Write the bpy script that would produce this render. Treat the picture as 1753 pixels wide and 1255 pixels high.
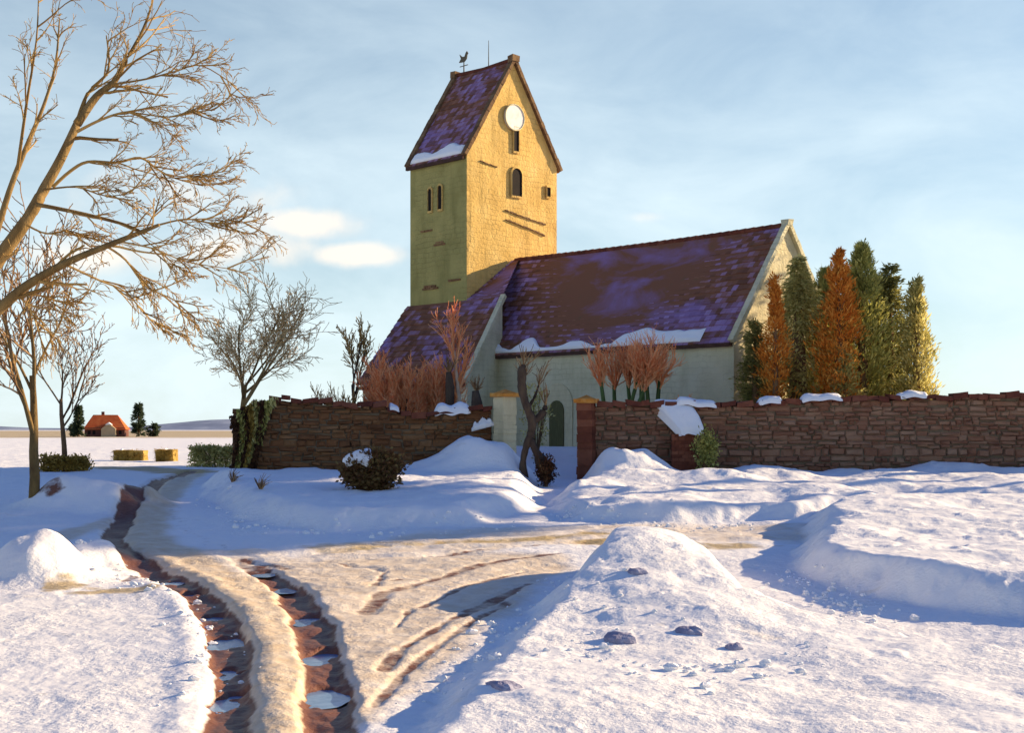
import bpy, math, random
import numpy as np
from mathutils import Vector, Matrix

for o in list(bpy.data.objects):
    bpy.data.objects.remove(o)
scene = bpy.context.scene
COL = scene.collection
random.seed(7)
R = math.radians

# ------------------------------------------------------------------ camera
F, CX, HZ, EYE = 2380.0, 876.5, 735.0, 1.6       # focal length and horizon, measured on the picture
cam = bpy.data.objects.new('camera', bpy.data.cameras.new('camera'))
COL.objects.link(cam)
cam.location = (0, 0, EYE)
cam.rotation_euler = (R(90), 0, 0)
cam.data.sensor_width = 36
cam.data.lens = 36 * F / 1753
cam.data.shift_y = (HZ - 627.5) / 1753
cam.data.clip_start = 0.1
cam.data.clip_end = 8000
scene.camera = cam

# ------------------------------------------------------------------ light
SUN_EL = 17.5
SUN_H = Vector((0.93, 0.36, 0)).normalized()
sd = Vector((SUN_H.x * math.cos(R(SUN_EL)), SUN_H.y * math.cos(R(SUN_EL)), math.sin(R(SUN_EL))))
sun = bpy.data.objects.new('sun', bpy.data.lights.new('sun', 'SUN'))
COL.objects.link(sun)
sun.rotation_euler = sd.to_track_quat('Z', 'Y').to_euler()
sun.data.energy = 5.0
sun.data.color = (1.0, 0.78, 0.48)
sun.data.angle = R(0.55)

world = bpy.data.worlds.new('World')
scene.world = world
world.use_nodes = True
wn, wl = world.node_tree.nodes, world.node_tree.links
wn.clear()
wout = wn.new('ShaderNodeOutputWorld')
bg = wn.new('ShaderNodeBackground')
sky = wn.new('ShaderNodeTexSky')
sky.sky_type = 'NISHITA'
sky.sun_disc = False
sky.sun_elevation = R(SUN_EL)
sky.sun_rotation = math.atan2(SUN_H.x, SUN_H.y)
sky.air_density = 1.0
sky.dust_density = 0.3
sky.ozone_density = 3.0
SKY_STRENGTH = 0.064
bg.inputs['Strength'].default_value = SKY_STRENGTH
geo = wn.new('ShaderNodeTexCoord')
sep = wn.new('ShaderNodeSeparateXYZ')
wl.new(geo.outputs['Generated'], sep.inputs[0])


def wmath(op, a, b=None, c=None):
    n = wn.new('ShaderNodeMath')
    n.operation = op
    for i, v in enumerate((a, b, c)):
        if v is None:
            continue
        if isinstance(v, (int, float)):
            n.inputs[i].default_value = v
        else:
            wl.new(v, n.inputs[i])
    return n.outputs[0]


# thin high veil, thicker low down, and a few peach cumulus banks low on the left
mp = wn.new('ShaderNodeMapping')
mp.inputs['Scale'].default_value = (2.6, 2.6, 6.0)
wl.new(geo.outputs['Generated'], mp.inputs[0])
nz = wn.new('ShaderNodeTexNoise')
nz.inputs['Scale'].default_value = 2.4
nz.inputs['Detail'].default_value = 9
nz.inputs['Roughness'].default_value = 0.58
nz.inputs['Distortion'].default_value = 0.35
wl.new(mp.outputs[0], nz.inputs['Vector'])
low = wn.new('ShaderNodeMapRange')
low.inputs[1].default_value, low.inputs[2].default_value = 0.05, 0.55
low.inputs[3].default_value, low.inputs[4].default_value = 0.95, 0.0
low.interpolation_type = 'SMOOTHSTEP'
wl.new(sep.outputs['Z'], low.inputs[0])
veil = wmath('MULTIPLY', wmath('MULTIPLY_ADD', nz.outputs['Fac'], 1.15, 0.14), low.outputs[0])
veil = wmath('MINIMUM', wmath('MAXIMUM', veil, 0.0), 0.85)
mixv = wn.new('ShaderNodeMixRGB')
mixv.inputs[2].default_value = (7.7, 9.0, 9.5, 1)
wl.new(veil, mixv.inputs[0])
clear = wn.new('ShaderNodeMixRGB')
clear.blend_type = 'MULTIPLY'
clear.inputs[0].default_value = 1.0
clear.inputs[2].default_value = (0.96, 1.05, 1.06, 1)
wl.new(sky.outputs[0], clear.inputs[1])
wl.new(clear.outputs[0], mixv.inputs[1])
prev = mixv.outputs[0]
nz2 = wn.new('ShaderNodeTexNoise')
nz2.inputs['Scale'].default_value = 26
nz2.inputs['Detail'].default_value = 7
wl.new(geo.outputs['Generated'], nz2.inputs['Vector'])
blob_sum = None
for (bx, by, sx, sy, amp) in ((530, 385, 78, 24, .9), (612, 437, 78, 20, .9), (400, 425, 140, 36, 0.8), (200, 440, 130, 30, .7),
                             (1095, 372, 40, 12, 0.5), (300, 330, 190, 60, 0.45), (470, 400, 120, 40, .5)):
    v = Vector(((bx - CX) / F, 1, (HZ - by) / F)).normalized()
    dx = wmath('MULTIPLY', wmath('SUBTRACT', sep.outputs['X'], v.x), F / sx)
    dz = wmath('MULTIPLY', wmath('SUBTRACT', sep.outputs['Z'], v.z), F / sy)
    d2 = wmath('ADD', wmath('MULTIPLY', dx, dx), wmath('MULTIPLY', dz, dz))
    front = wmath('GREATER_THAN', sep.outputs['Y'], 0.0)
    g = wmath('MULTIPLY', wmath('MULTIPLY', wmath('EXPONENT', wmath('MULTIPLY', d2, -0.8)), amp), front)
    blob_sum = g if blob_sum is None else wmath('MAXIMUM', blob_sum, g)
bm_ = wmath('MULTIPLY_ADD', wmath('SUBTRACT', nz2.outputs['Fac'], 0.5), 1.3, blob_sum)
br = wn.new('ShaderNodeMapRange')
br.interpolation_type = 'SMOOTHSTEP'
br.inputs[1].default_value, br.inputs[2].default_value = 0.2, 1.05
br.inputs[3].default_value, br.inputs[4].default_value = 0.0, 0.9
wl.new(bm_, br.inputs[0])
cl = wmath('MULTIPLY', br.outputs[0], wmath('MINIMUM', wmath('MULTIPLY', blob_sum, 3.0), 1.0))
mixc = wn.new('ShaderNodeMixRGB')
mixc.inputs[2].default_value = (10.6, 9.2, 7.7, 1)
wl.new(cl, mixc.inputs[0])
wl.new(prev, mixc.inputs[1])
# the high sky, above the picture, is a clear deep blue
hi = wn.new('ShaderNodeMapRange')
hi.inputs[1].default_value, hi.inputs[2].default_value = 0.36, 0.7
wl.new(sep.outputs['Z'], hi.inputs[0])
mixh = wn.new('ShaderNodeMixRGB')
mixh.blend_type = 'MULTIPLY'
mixh.inputs[2].default_value = (0.52, 0.80, 1.5, 1)
wl.new(hi.outputs[0], mixh.inputs[0])
wl.new(mixc.outputs[0], mixh.inputs[1])
wl.new(mixh.outputs[0], bg.inputs['Color'])
wl.new(bg.outputs[0], wout.inputs['Surface'])

scene.view_settings.view_transform = 'Standard'
scene.view_settings.look = 'None'
scene.view_settings.exposure = 0.92
scene.view_settings.gamma = 1.0
scene.cycles.max_bounces = 6
scene.cycles.use_denoising = True


# ------------------------------------------------------------------ helpers
def tag(o, label=None, cat=None, group=None, kind=None):
    if label:
        o['label'] = label
    if cat:
        o['category'] = cat
    if group:
        o['group'] = group
    if kind:
        o['kind'] = kind
    return o


def empty(name, loc=(0, 0, 0), rz=0.0):
    o = bpy.data.objects.new(name, None)
    o.empty_display_size = 0.3
    o.location = loc
    o.rotation_euler = (0, 0, rz)
    COL.objects.link(o)
    return o


class MB:
    """collects faces for ONE mesh object, with a tint number per face"""

    def __init__(self):
        self.v, self.f, self.t = [], [], []

    def add(self, vs, fs, t=None):
        b = len(self.v)
        self.v.extend(tuple(p) for p in vs)
        t = random.random() if t is None else t
        for f in fs:
            self.f.append(tuple(b + i for i in f))
            self.t.append(t)

    def box(self, a, b, t=None, jit=0.0):
        (x0, y0, z0), (x1, y1, z1) = a, b
        vs = [Vector((x, y, z)) for z in (z0, z1) for y in (y0, y1) for x in (x0, x1)]
        if jit:
            vs = [p + Vector((random.uniform(-jit, jit), random.uniform(-jit, jit), random.uniform(-jit, jit))) for p in vs]
        self.add(vs, [(0, 2, 3, 1), (4, 5, 7, 6), (0, 1, 5, 4), (2, 6, 7, 3), (0, 4, 6, 2), (1, 3, 7, 5)], t)

    def hexa(self, vs, t=None):
        self.add(vs, [(0, 2, 3, 1), (4, 5, 7, 6), (0, 1, 5, 4), (2, 6, 7, 3), (0, 4, 6, 2), (1, 3, 7, 5)], t)

    def tube(self, pts, rads, n=6, t=None, cap=True):
        pts = [Vector(p) for p in pts]
        t = random.random() if t is None else t
        b = len(self.v)
        up = Vector((0.31, 0.17, 0.93))
        for i, p in enumerate(pts):
            d = (pts[min(i + 1, len(pts) - 1)] - pts[max(i - 1, 0)])
            if d.length < 1e-6:
                d = Vector((0, 0, 1))
            d.normalize()
            a = d.cross(up)
            if a.length < 0.15:
                a = d.cross(Vector((1, 0, 0)))
            a.normalize()
            c = d.cross(a)
            for k in range(n):
                w = 2 * math.pi * k / n
                q = p + (a * math.cos(w) + c * math.sin(w)) * rads[i]
                self.v.append((q.x, q.y, q.z))
        for i in range(len(pts) - 1):
            for k in range(n):
                k2 = (k + 1) % n
                self.f.append((b + i * n + k, b + i * n + k2, b + (i + 1) * n + k2, b + (i + 1) * n + k))
                self.t.append(t)
        if cap:
            self.f.append(tuple(b + k for k in range(n))[::-1])
            self.f.append(tuple(b + (len(pts) - 1) * n + k for k in range(n)))
            self.t += [t, t]

    def build(self, name, mat, parent=None, smooth=False, world_pts=False):
        me = bpy.data.meshes.new(name)
        vs = self.v
        if parent is not None and world_pts:
            inv = (Matrix.Translation(parent.location) @ parent.rotation_euler.to_matrix().to_4x4()).inverted()
            vs = [inv @ Vector(p) for p in vs]
        me.from_pydata([tuple(p) for p in vs], [], self.f)
        at = me.attributes.new('tint', 'FLOAT', 'FACE')
        at.data.foreach_set('value', np.array(self.t, dtype=np.float32))
        if smooth:
            me.polygons.foreach_set('use_smooth', np.ones(len(self.f), dtype=bool))
        me.materials.append(mat)
        me.update()
        o = bpy.data.objects.new(name, me)
        COL.objects.link(o)
        if parent is not None:
            o.parent = parent
        return o


# ------------------------------------------------------------------ materials
def new_mat(name):
    m = bpy.data.materials.new(name)
    m.use_nodes = True
    nt = m.node_tree
    nt.nodes.clear()
    out = nt.nodes.new('ShaderNodeOutputMaterial')
    p = nt.nodes.new('ShaderNodeBsdfPrincipled')
    nt.links.new(p.outputs[0], out.inputs[0])
    return m, nt, p


def node_math(nt, op, a, b=None, c=None, clamp=False):
    n = nt.nodes.new('ShaderNodeMath')
    n.operation = op
    n.use_clamp = clamp
    for i, v in enumerate((a, b, c)):
        if v is None:
            continue
        if isinstance(v, (int, float)):
            n.inputs[i].default_value = v
        else:
            nt.links.new(v, n.inputs[i])
    return n.outputs[0]


def node_noise(nt, scale, detail=5, vec=None, rough=0.55, dist=0.0):
    n = nt.nodes.new('ShaderNodeTexNoise')
    n.inputs['Scale'].default_value = scale
    n.inputs['Detail'].default_value = detail
    n.inputs['Roughness'].default_value = rough
    n.inputs['Distortion'].default_value = dist
    if vec is not None:
        nt.links.new(vec, n.inputs['Vector'])
    return n.outputs['Fac']


def node_coord(nt, scale=(1, 1, 1)):
    tc = nt.nodes.new('ShaderNodeTexCoord')
    mpn = nt.nodes.new('ShaderNodeMapping')
    mpn.inputs['Scale'].default_value = scale
    nt.links.new(tc.outputs['Object'], mpn.inputs[0])
    return mpn.outputs[0]


def node_attr(nt, name):
    a = nt.nodes.new('ShaderNodeAttribute')
    a.attribute_name = name
    return a


def ramp(nt, fac, cols):
    r = nt.nodes.new('ShaderNodeValToRGB')
    els = r.color_ramp.elements
    while len(els) < len(cols):
        els.new(0.5)
    for i, c in enumerate(cols):
        if len(c) == 2:
            els[i].position, c = c[0], c[1]
        else:
            els[i].position = i / (len(cols) - 1)
        els[i].color = (*c, 1)
    nt.links.new(fac, r.inputs[0])
    return r.outputs[0]


def mixrgb(nt, fac, a, b, mode='MIX'):
    n = nt.nodes.new('ShaderNodeMixRGB')
    n.blend_type = mode
    for i, v in enumerate((fac, a, b)):
        if isinstance(v, (int, float)):
            n.inputs[i].default_value = v
        elif isinstance(v, tuple):
            n.inputs[i].default_value = (*v, 1)
        else:
            nt.links.new(v, n.inputs[i])
    return n.outputs[0]


def bump(nt, p, h, strength=0.4, dist=0.05):
    b = nt.nodes.new('ShaderNodeBump')
    b.inputs['Strength'].default_value = strength
    b.inputs['Distance'].default_value = dist
    nt.links.new(h, b.inputs['Height'])
    nt.links.new(b.outputs[0], p.inputs['Normal'])


def gmat(name, cols, scale=2.0, tintmix=0.6, rough=0.9, bs=14.0, bstr=0.4, bdist=0.04, coord=(1, 1, 1), contrast=1.5):
    m, nt, p = new_mat(name)
    co = node_coord(nt, coord)
    n = node_noise(nt, scale, 7, co)
    n = node_math(nt, 'MULTIPLY_ADD', node_math(nt, 'SUBTRACT', n, 0.5), contrast * 1.6, 0.5)
    t = node_attr(nt, 'tint').outputs['Fac']
    fac = node_math(nt, 'ADD', node_math(nt, 'MULTIPLY', n, 1 - tintmix), node_math(nt, 'MULTIPLY', t, tintmix), clamp=True)
    nt.links.new(ramp(nt, fac, cols), p.inputs['Base Color'])
    p.inputs['Roughness'].default_value = rough
    p.inputs['Specular IOR Level'].default_value = 0.25
    if bstr:
        bump(nt, p, node_noise(nt, bs, 8, co), bstr, bdist)
    return m


def leaf_mat(name, cols, rough=0.8, trans=0.5):
    m, nt, p = new_mat(name)
    t = node_attr(nt, 'tint').outputs['Fac']
    c = ramp(nt, t, cols)
    nt.links.new(c, p.inputs['Base Color'])
    p.inputs['Roughness'].default_value = rough
    p.inputs['Specular IOR Level'].default_value = 0.2
    tr = nt.nodes.new('ShaderNodeBsdfTranslucent')
    nt.links.new(c, tr.inputs[0])
    mx = nt.nodes.new('ShaderNodeMixShader')
    mx.inputs[0].default_value = trans
    nt.links.new(p.outputs[0], mx.inputs[1])
    nt.links.new(tr.outputs[0], mx.inputs[2])
    out = [n for n in nt.nodes if n.type == 'OUTPUT_MATERIAL'][0]
    nt.links.new(mx.outputs[0], out.inputs[0])
    return m


def plaster(name, cols, stain, stone, scale=0.7):
    """lime render: blotchy, rain-streaked, with rubble courses showing through"""
    m, nt, p = new_mat(name)
    co = node_coord(nt)
    n1 = node_math(nt, 'MULTIPLY_ADD', node_math(nt, 'SUBTRACT', node_noise(nt, scale, 8, co, 0.62), 0.5), 2.4, 0.5, clamp=True)
    base = ramp(nt, n1, cols)
    st = node_noise(nt, 1.3, 6, node_coord(nt, (1.6, 1.6, 0.22)))
    st = node_math(nt, 'MULTIPLY_ADD', st, 3.2, -1.55, clamp=True)
    base = mixrgb(nt, node_math(nt, 'MULTIPLY', st, 0.65), base, stain)
    tc = nt.nodes.new('ShaderNodeTexCoord')
    sx = nt.nodes.new('ShaderNodeSeparateXYZ')
    nt.links.new(tc.outputs['Object'], sx.inputs[0])
    wv = node_noise(nt, 1.6, 4, co)
    cb = nt.nodes.new('ShaderNodeCombineXYZ')
    nt.links.new(node_math(nt, 'MULTIPLY_ADD', wv, 0.5, node_math(nt, 'ADD', sx.outputs[0], sx.outputs[1])), cb.inputs[0])
    nt.links.new(node_math(nt, 'MULTIPLY_ADD', wv, 0.3, sx.outputs[2]), cb.inputs[1])
    bk = nt.nodes.new('ShaderNodeTexBrick')
    bk.inputs['Scale'].default_value = 1.0
    bk.inputs['Brick Width'].default_value = 0.42
    bk.inputs['Row Height'].default_value = 0.22
    bk.inputs['Mortar Size'].default_value = 0.018
    bk.inputs['Mortar Smooth'].default_value = 0.6
    nt.links.new(cb.outputs[0], bk.inputs['Vector'])
    edge = node_math(nt, 'SUBTRACT', 1.0, bk.outputs['Fac'], clamp=True)
    show = node_math(nt, 'MULTIPLY_ADD', node_noise(nt, 0.6, 6, co, 0.65), 3.0, -1.25, clamp=True)
    dark = node_math(nt, 'MULTIPLY', node_math(nt, 'SUBTRACT', 1.0, edge), show)
    base = mixrgb(nt, node_math(nt, 'MULTIPLY', dark, 0.55), base, stone)
    nt.links.new(base, p.inputs['Base Color'])
    p.inputs['Roughness'].default_value = 0.95
    p.inputs['Specular IOR Level'].default_value = 0.15
    h = node_math(nt, 'ADD', node_math(nt, 'MULTIPLY', edge, show), node_math(nt, 'MULTIPLY', node_noise(nt, 9, 8, co), 0.9))
    bump(nt, p, h, 0.6, 0.06)
    return m


M = {}
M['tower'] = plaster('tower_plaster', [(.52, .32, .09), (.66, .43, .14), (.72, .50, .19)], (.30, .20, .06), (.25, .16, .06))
M['nave'] = plaster('nave_plaster', [(.54, .49, .31), (.64, .58, .39), (.70, .65, .46)], (.42, .38, .22), (.34, .30, .18))
M['tower_shade'] = plaster('tower_shade_plaster', [(.27, .23, .075), (.36, .31, .11), (.44, .36, .13)], (.19, .17, .055), (.16, .13, .05))  # darker olive copy of the tower plaster, the north side's shade painted in
M['cream'] = plaster('cream_plaster', [(.55, .47, .28), (.66, .57, .36), (.72, .64, .44)], (.42, .35, .2), (.35, .3, .2))


def tile_material(name):
    """old clay tiles: rust to umber per tile, with violet slate-grey weathered stretches"""
    m, nt, p = new_mat(name)
    co = node_coord(nt)
    t = node_attr(nt, 'tint').outputs['Fac']
    brown = ramp(nt, t, [(.17, .07, .04), (.25, .105, .058), (.34, .15, .085)])
    viol = ramp(nt, t, [(.22, .13, .27), (.29, .175, .36), (.37, .24, .44)])
    n = node_noise(nt, 1.0, 6, node_coord(nt, (0.26, 0.5, 0.62)), 0.6, 0.6)
    f = node_math(nt, 'ADD', node_math(nt, 'MULTIPLY_ADD', n, 5.5, -2.45), node_math(nt, 'MULTIPLY_ADD', t, 1.1, -.55), clamp=True)
    c = mixrgb(nt, f, brown, viol)
    moss = node_math(nt, 'MULTIPLY_ADD', node_noise(nt, 2.4, 6, co), 6.0, -3.6, clamp=True)
    c = mixrgb(nt, node_math(nt, 'MULTIPLY', moss, 0.5), c, (.12, .10, .05))
    nt.links.new(c, p.inputs['Base Color'])
    p.inputs['Roughness'].default_value = 0.85
    p.inputs['Specular IOR Level'].default_value = 0.2
    bump(nt, p, node_noise(nt, 22, 5, co), 0.35, 0.02)
    return m


M['tile'] = tile_material('roof_tile')
M['oldwood'] = gmat('old_wood', [(.035, .018, .014), (.07, .034, .024), (.11, .06, .04)], 3, .4, .9, 18, .5, .02, (1, 1, 1))
M['void'] = gmat('dark_window', [(.010, .007, .006), (.02, .012, .010)], 3, .4, .9, 10, .1)
M['iron'] = gmat('old_iron', [(.05, .045, .035), (.14, .11, .06)], 8, .4, .6, 20, .2)
M['white'] = gmat('clock_white', [(.62, .56, .52), (.74, .69, .66), (.80, .76, .74)], 3, .1, .7, 30, .15, .01)
M['door'] = gmat('door_green', [(.06, .06, .02), (.11, .10, .04), (.16, .14, .06)], 5, .5, .8, 20, .4, .02, (3, 3, .5))


def snow_material(name):
    m, nt, p = new_mat(name)
    co = node_coord(nt)
    n = node_noise(nt, 1.3, 6, co)
    c = ramp(nt, n, [(.80, .81, .86), (.87, .86, .87), (.90, .88, .86)])
    nt.links.new(c, p.inputs['Base Color'])
    p.inputs['Roughness'].default_value = 0.7
    p.inputs['Specular IOR Level'].default_value = 0.2
    h = node_math(nt, 'ADD', node_noise(nt, 5, 7, co), node_math(nt, 'MULTIPLY', node_noise(nt, 45, 4, co), 0.3))
    bump(nt, p, h, 0.5, 0.08)
    return m


M['snow'] = snow_material('snow')


def ground_material(name):
    """snow, slush, mud and dead grass, mixed by what lies on the ground there"""
    m, nt, p = new_mat(name)
    co = node_coord(nt)
    at = node_attr(nt, 'cover')
    sp = nt.nodes.new('ShaderNodeSeparateColor')
    nt.links.new(at.outputs['Color'], sp.inputs[0])
    n_big = node_noise(nt, 0.55, 6, co)
    n_mid = node_noise(nt, 3.2, 7, co, 0.62)
    n_fin = node_noise(nt, 24, 5, co)
    snow = ramp(nt, n_big, [(.83, .82, .83), (.89, .86, .84), (.91, .87, .81)])
    streak = node_noise(nt, 1.0, 7, node_coord(nt, (1.3, 1.3, 1.0)), 0.6, 1.2)

    def cut(ch, noise, k=2.6, w=0.9):
        v = node_math(nt, 'MULTIPLY_ADD', node_math(nt, 'SUBTRACT', noise, 0.5), w, ch)
        return node_math(nt, 'MULTIPLY_ADD', node_math(nt, 'SUBTRACT', v, 0.5), k, 0.5, clamp=True)

    tan = ramp(nt, n_mid, [(.48, .31, .16), (.66, .49, .31), (.78, .65, .49), (.85, .77, .66)])
    f1 = node_math(nt, 'MULTIPLY', cut(sp.outputs[0], streak, 1.5, 1.1), sp.outputs[0])
    c = mixrgb(nt, node_math(nt, 'MULTIPLY', f1, 1.0, clamp=True), snow, tan)
    och = ramp(nt, n_mid, [(.25, .15, .035), (.44, .29, .08), (.60, .47, .22)])
    c = mixrgb(nt, node_math(nt, 'MULTIPLY', cut(sp.outputs[2], streak, 1.6, 1.5), 0.8), c, och)
    mud = ramp(nt, node_math(nt, 'MULTIPLY_ADD', n_mid, .7, node_math(nt, 'MULTIPLY', n_fin, .4)), [(.05, .018, .010), (.125, .045, .024), (.22, .095, .055), (.34, .18, .11)])
    c = mixrgb(nt, cut(sp.outputs[1], n_mid, 3.6, 1.05), c, mud)
    nt.links.new(c, p.inputs['Base Color'])
    rg = node_math(nt, 'MULTIPLY_ADD', sp.outputs[1], -0.35, 0.8)
    nt.links.new(rg, p.inputs['Roughness'])
    p.inputs['Specular IOR Level'].default_value = 0.25
    h = node_math(nt, 'ADD', node_math(nt, 'MULTIPLY', n_mid, 1.0), node_math(nt, 'MULTIPLY', n_fin, 0.3))
    h = node_math(nt, 'ADD', h, node_math(nt, 'MULTIPLY', node_noise(nt, 90, 3, co), 0.07))
    crust = node_math(nt, 'MULTIPLY_ADD', node_noise(nt, .8, 5, co), 3.0, -1.0, clamp=True)
    h = node_math(nt, 'MULTIPLY', h, node_math(nt, 'MULTIPLY_ADD', crust, .8, .25))
    bump(nt, p, h, 0.55, 0.08)
    return m


M['ground'] = ground_material('ground_cover')
M['stone'] = gmat('wall_stone', [(0.111, 0.047, 0.019), (0.182, 0.078, 0.032), (0.223, 0.109, 0.045), (0.274, 0.15, 0.074)], 2.2, .55, .95, 16, .7, .04)
M['stone_grey'] = gmat('wall_stone_grey', [(0.169, 0.07, 0.04), (0.241, 0.114, 0.068), (0.282, 0.159, 0.099), (0.333, 0.206, 0.136)], 2.0, .55, .95, 16, .7, .04)
M['mossstone'] = gmat('mossy_stone', [(.05, .045, .014), (.10, .085, .03), (.16, .12, .05), (.2, .15, .07)], 2.0, .5, .95, 16, .7, .04)
M['mortar'] = gmat('mortar', [(.11, .08, .05), (.20, .15, .10)], 3, .2, .95, 20, .6, .04)
M['coping'] = gmat('coping_brown', [(.07, .02, .014), (.15, .042, .024), (.24, .09, .05)], 3, .5, .95, 14, .7, .04)
M['redbrick'] = gmat('red_brick', [(.11, .03, .017), (.20, .06, .03), (.29, .11, .06)], 3, .6, .9, 20, .5, .02)
M['brickold'] = gmat('old_brick', [(.14, .07, .03), (.22, .11, .05), (.30, .18, .08)], 3, .6, .9, 20, .5, .02)
M['orange_cap'] = gmat('orange_cap', [(.38, .11, .018), (.58, .23, .04), (.66, .36, .1)], 5, .3, .9, 20, .5, .02)
M['bark_dark'] = gmat('bark_dark', [(.022, .014, .012), (.055, .035, .026), (.11, .075, .05)], 5, .4, .95, 22, .8, .03, (1, 1, .4))
M['bark_brown'] = gmat('bark_brown', [(.075, .04, .022), (.16, .09, .045), (.28, .18, .085)], 5, .4, .95, 22, .8, .03, (1, 1, .4))
M['bark_ochre'] = gmat('bark_ochre', [(.09, .05, .02), (.20, .125, .045), (.34, .22, .09)], 5, .4, .95, 22, .8, .03, (1, 1, .4))
M['bark_green'] = gmat('bark_green', [(.03, .045, .015), (.07, .11, .035), (.13, .18, .06)], 5, .4, .95, 22, .8, .03, (1, 1, .4))
M['bark_pale'] = gmat('bark_pale', [(.34, .22, .16), (.58, .46, .33), (.70, .62, .5)], 6, .2, .8, 22, .5, .02, (1, 1, .4))
M['twig_ochre'] = leaf_mat('twig_ochre', [(.22, .12, .035), (.46, .28, .085), (.66, .45, .18)], .85, .25)
M['twig_brown'] = leaf_mat('twig_brown', [(.15, .08, .04), (.30, .17, .08), (.50, .31, .15)], .85, .2)
M['twig_pale'] = leaf_mat('twig_pale', [(.46, .32, .14), (.68, .49, .24), (.80, .62, .34)], .85, .35)
M['twig_orange'] = leaf_mat('twig_orange', [(.80, .24, .09), (.92, .42, .18), (.95, .60, .33)], .85, .35)
M['fol_green'] = leaf_mat('foliage_green', [(0.146, 0.155, 0.04), (0.328, 0.328, 0.087), (0.582, 0.528, 0.155), (0.75, 0.692, 0.237)])
M['fol_olive'] = leaf_mat('foliage_olive', [(0.2, 0.2, 0.058), (0.419, 0.373, 0.118), (0.692, 0.582, 0.218), (0.75, 0.75, 0.346)])
M['fol_dark'] = leaf_mat('foliage_dark', [(0.109, 0.113, 0.036), (0.237, 0.227, 0.069), (0.419, 0.364, 0.118)])
M['fol_orange'] = leaf_mat('foliage_orange', [(.34, .10, .018), (.66, .22, .03), (.82, .36, .06), (.88, .54, .14)])
M['fol_ochre'] = leaf_mat('foliage_ochre', [(.18, .11, .02), (.40, .25, .05), (.58, .40, .10)])
M['fol_brown'] = leaf_mat('foliage_brown', [(.035, .016, .009), (.085, .035, .017), (.15, .07, .03)])
M['fol_umber'] = leaf_mat('foliage_umber', [(.07, .03, .015), (.16, .075, .03), (.22, .14, .05), (.30, .22, .08)])
M['fol_far'] = leaf_mat('foliage_far', [(.03, .05, .035), (.06, .085, .05), (.10, .12, .07)])
M['straw'] = gmat('straw', [(.22, .13, .025), (.42, .27, .06), (.56, .40, .14)], 4, .4, .95, 30, .8, .05, (.4, 1, 3))
M['redroof'] = gmat('red_roof', [(.42, .06, .015), (.60, .11, .025), (.70, .2, .05)], 1, .4, .9, 6, .3)
M['housewall'] = gmat('house_wall', [(.42, .32, .2), (.55, .44, .28)], 1, .3, .9, 6, .2)
M['brownwall'] = gmat('barn_boards', [(.10, .04, .03), (.17, .07, .05)], 1, .3, .9, 6, .2)
M['hill'] = gmat('hill_haze', [(.12, .15, .23), (.2, .24, .34), (.4, .44, .52)], .012, .1, .95, .05, .3, 1)  # distance haze put into the blue-grey of woods and snow
M['clod'] = gmat('frozen_clod', [(.18, .17, .25), (.29, .28, .39), (.60, .59, .66)], 6, .3, .9, 22, .8, .03)


def water_material(name):
    m, nt, p = new_mat(name)
    co = node_coord(nt)
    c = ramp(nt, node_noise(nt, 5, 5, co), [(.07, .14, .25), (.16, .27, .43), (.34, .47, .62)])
    nt.links.new(c, p.inputs['Base Color'])
    p.inputs['Roughness'].default_value = 0.22
    p.inputs['Specular IOR Level'].default_value = 0.35
    bump(nt, p, node_noise(nt, 9, 3, co), 0.08, 0.02)
    return m


M['water'] = water_material('meltwater')


# ------------------------------------------------------------------ ground shape
def vnoise(X, Y, s, seed=0):
    x, y = X * s + seed * 17.3, Y * s - seed * 9.7
    xi, yi = np.floor(x), np.floor(y)
    fx, fy = x - xi, y - yi
    fx, fy = fx * fx * fx * (fx * (fx * 6 - 15) + 10), fy * fy * fy * (fy * (fy * 6 - 15) + 10)

    def hsh(a, b):
        v = np.sin(a * 127.1 + b * 311.7 + seed * 74.7) * 43758.5453
        return v - np.floor(v)
    a, b, c, d = hsh(xi, yi), hsh(xi + 1, yi), hsh(xi, yi + 1), hsh(xi + 1, yi + 1)
    return (a * (1 - fx) + b * fx) * (1 - fy) + (c * (1 - fx) + d * fx) * fy - 0.5


def fbm(X, Y, s, seed=0, oct=4, gain=0.5):
    t, a = 0, 1.0
    for i in range(oct):
        t = t + a * vnoise(X, Y, s * 2 ** i, seed + i)
        a *= gain
    return t


def sstep(a, b, x):
    t = np.clip((x - a) / (b - a), 0, 1)
    return t * t * (3 - 2 * t)


def zbase(Y):
    return -0.045 * (44 - np.clip(Y, 5, 44))


def G(px, py):
    """ground point (before banks) that the picture shows at px, py"""
    p = max(py - HZ, 1.0)
    Y = 3.58 / (p / F + 0.045)
    if Y > 44:
        Y = EYE * F / p
    return ((px - CX) / F * Y, Y)


def P(px, py, Y):
    return Vector(((px - CX) / F * Y, Y, EYE - (py - HZ) / F * Y))


def dist_poly(X, Y, pts, closed=False):
    d = np.full(X.shape, 1e9)
    n = len(pts)
    for i in range(n if closed else n - 1):
        (ax, ay), (bx, by) = pts[i], pts[(i + 1) % n]
        vx, vy = bx - ax, by - ay
        L = vx * vx + vy * vy + 1e-9
        t = np.clip(((X - ax) * vx + (Y - ay) * vy) / L, 0, 1)
        d = np.minimum(d, np.hypot(X - ax - t * vx, Y - ay - t * vy))
    return d


def inside(X, Y, pts):
    r = np.zeros(X.shape, dtype=bool)
    n = len(pts)
    for i in range(n):
        (ax, ay), (bx, by) = pts[i], pts[(i + 1) % n]
        if ay == by:
            continue
        r ^= ((ay > Y) != (by > Y)) & (X < (bx - ax) * (Y - ay) / (by - ay) + ax)
    return r


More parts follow.
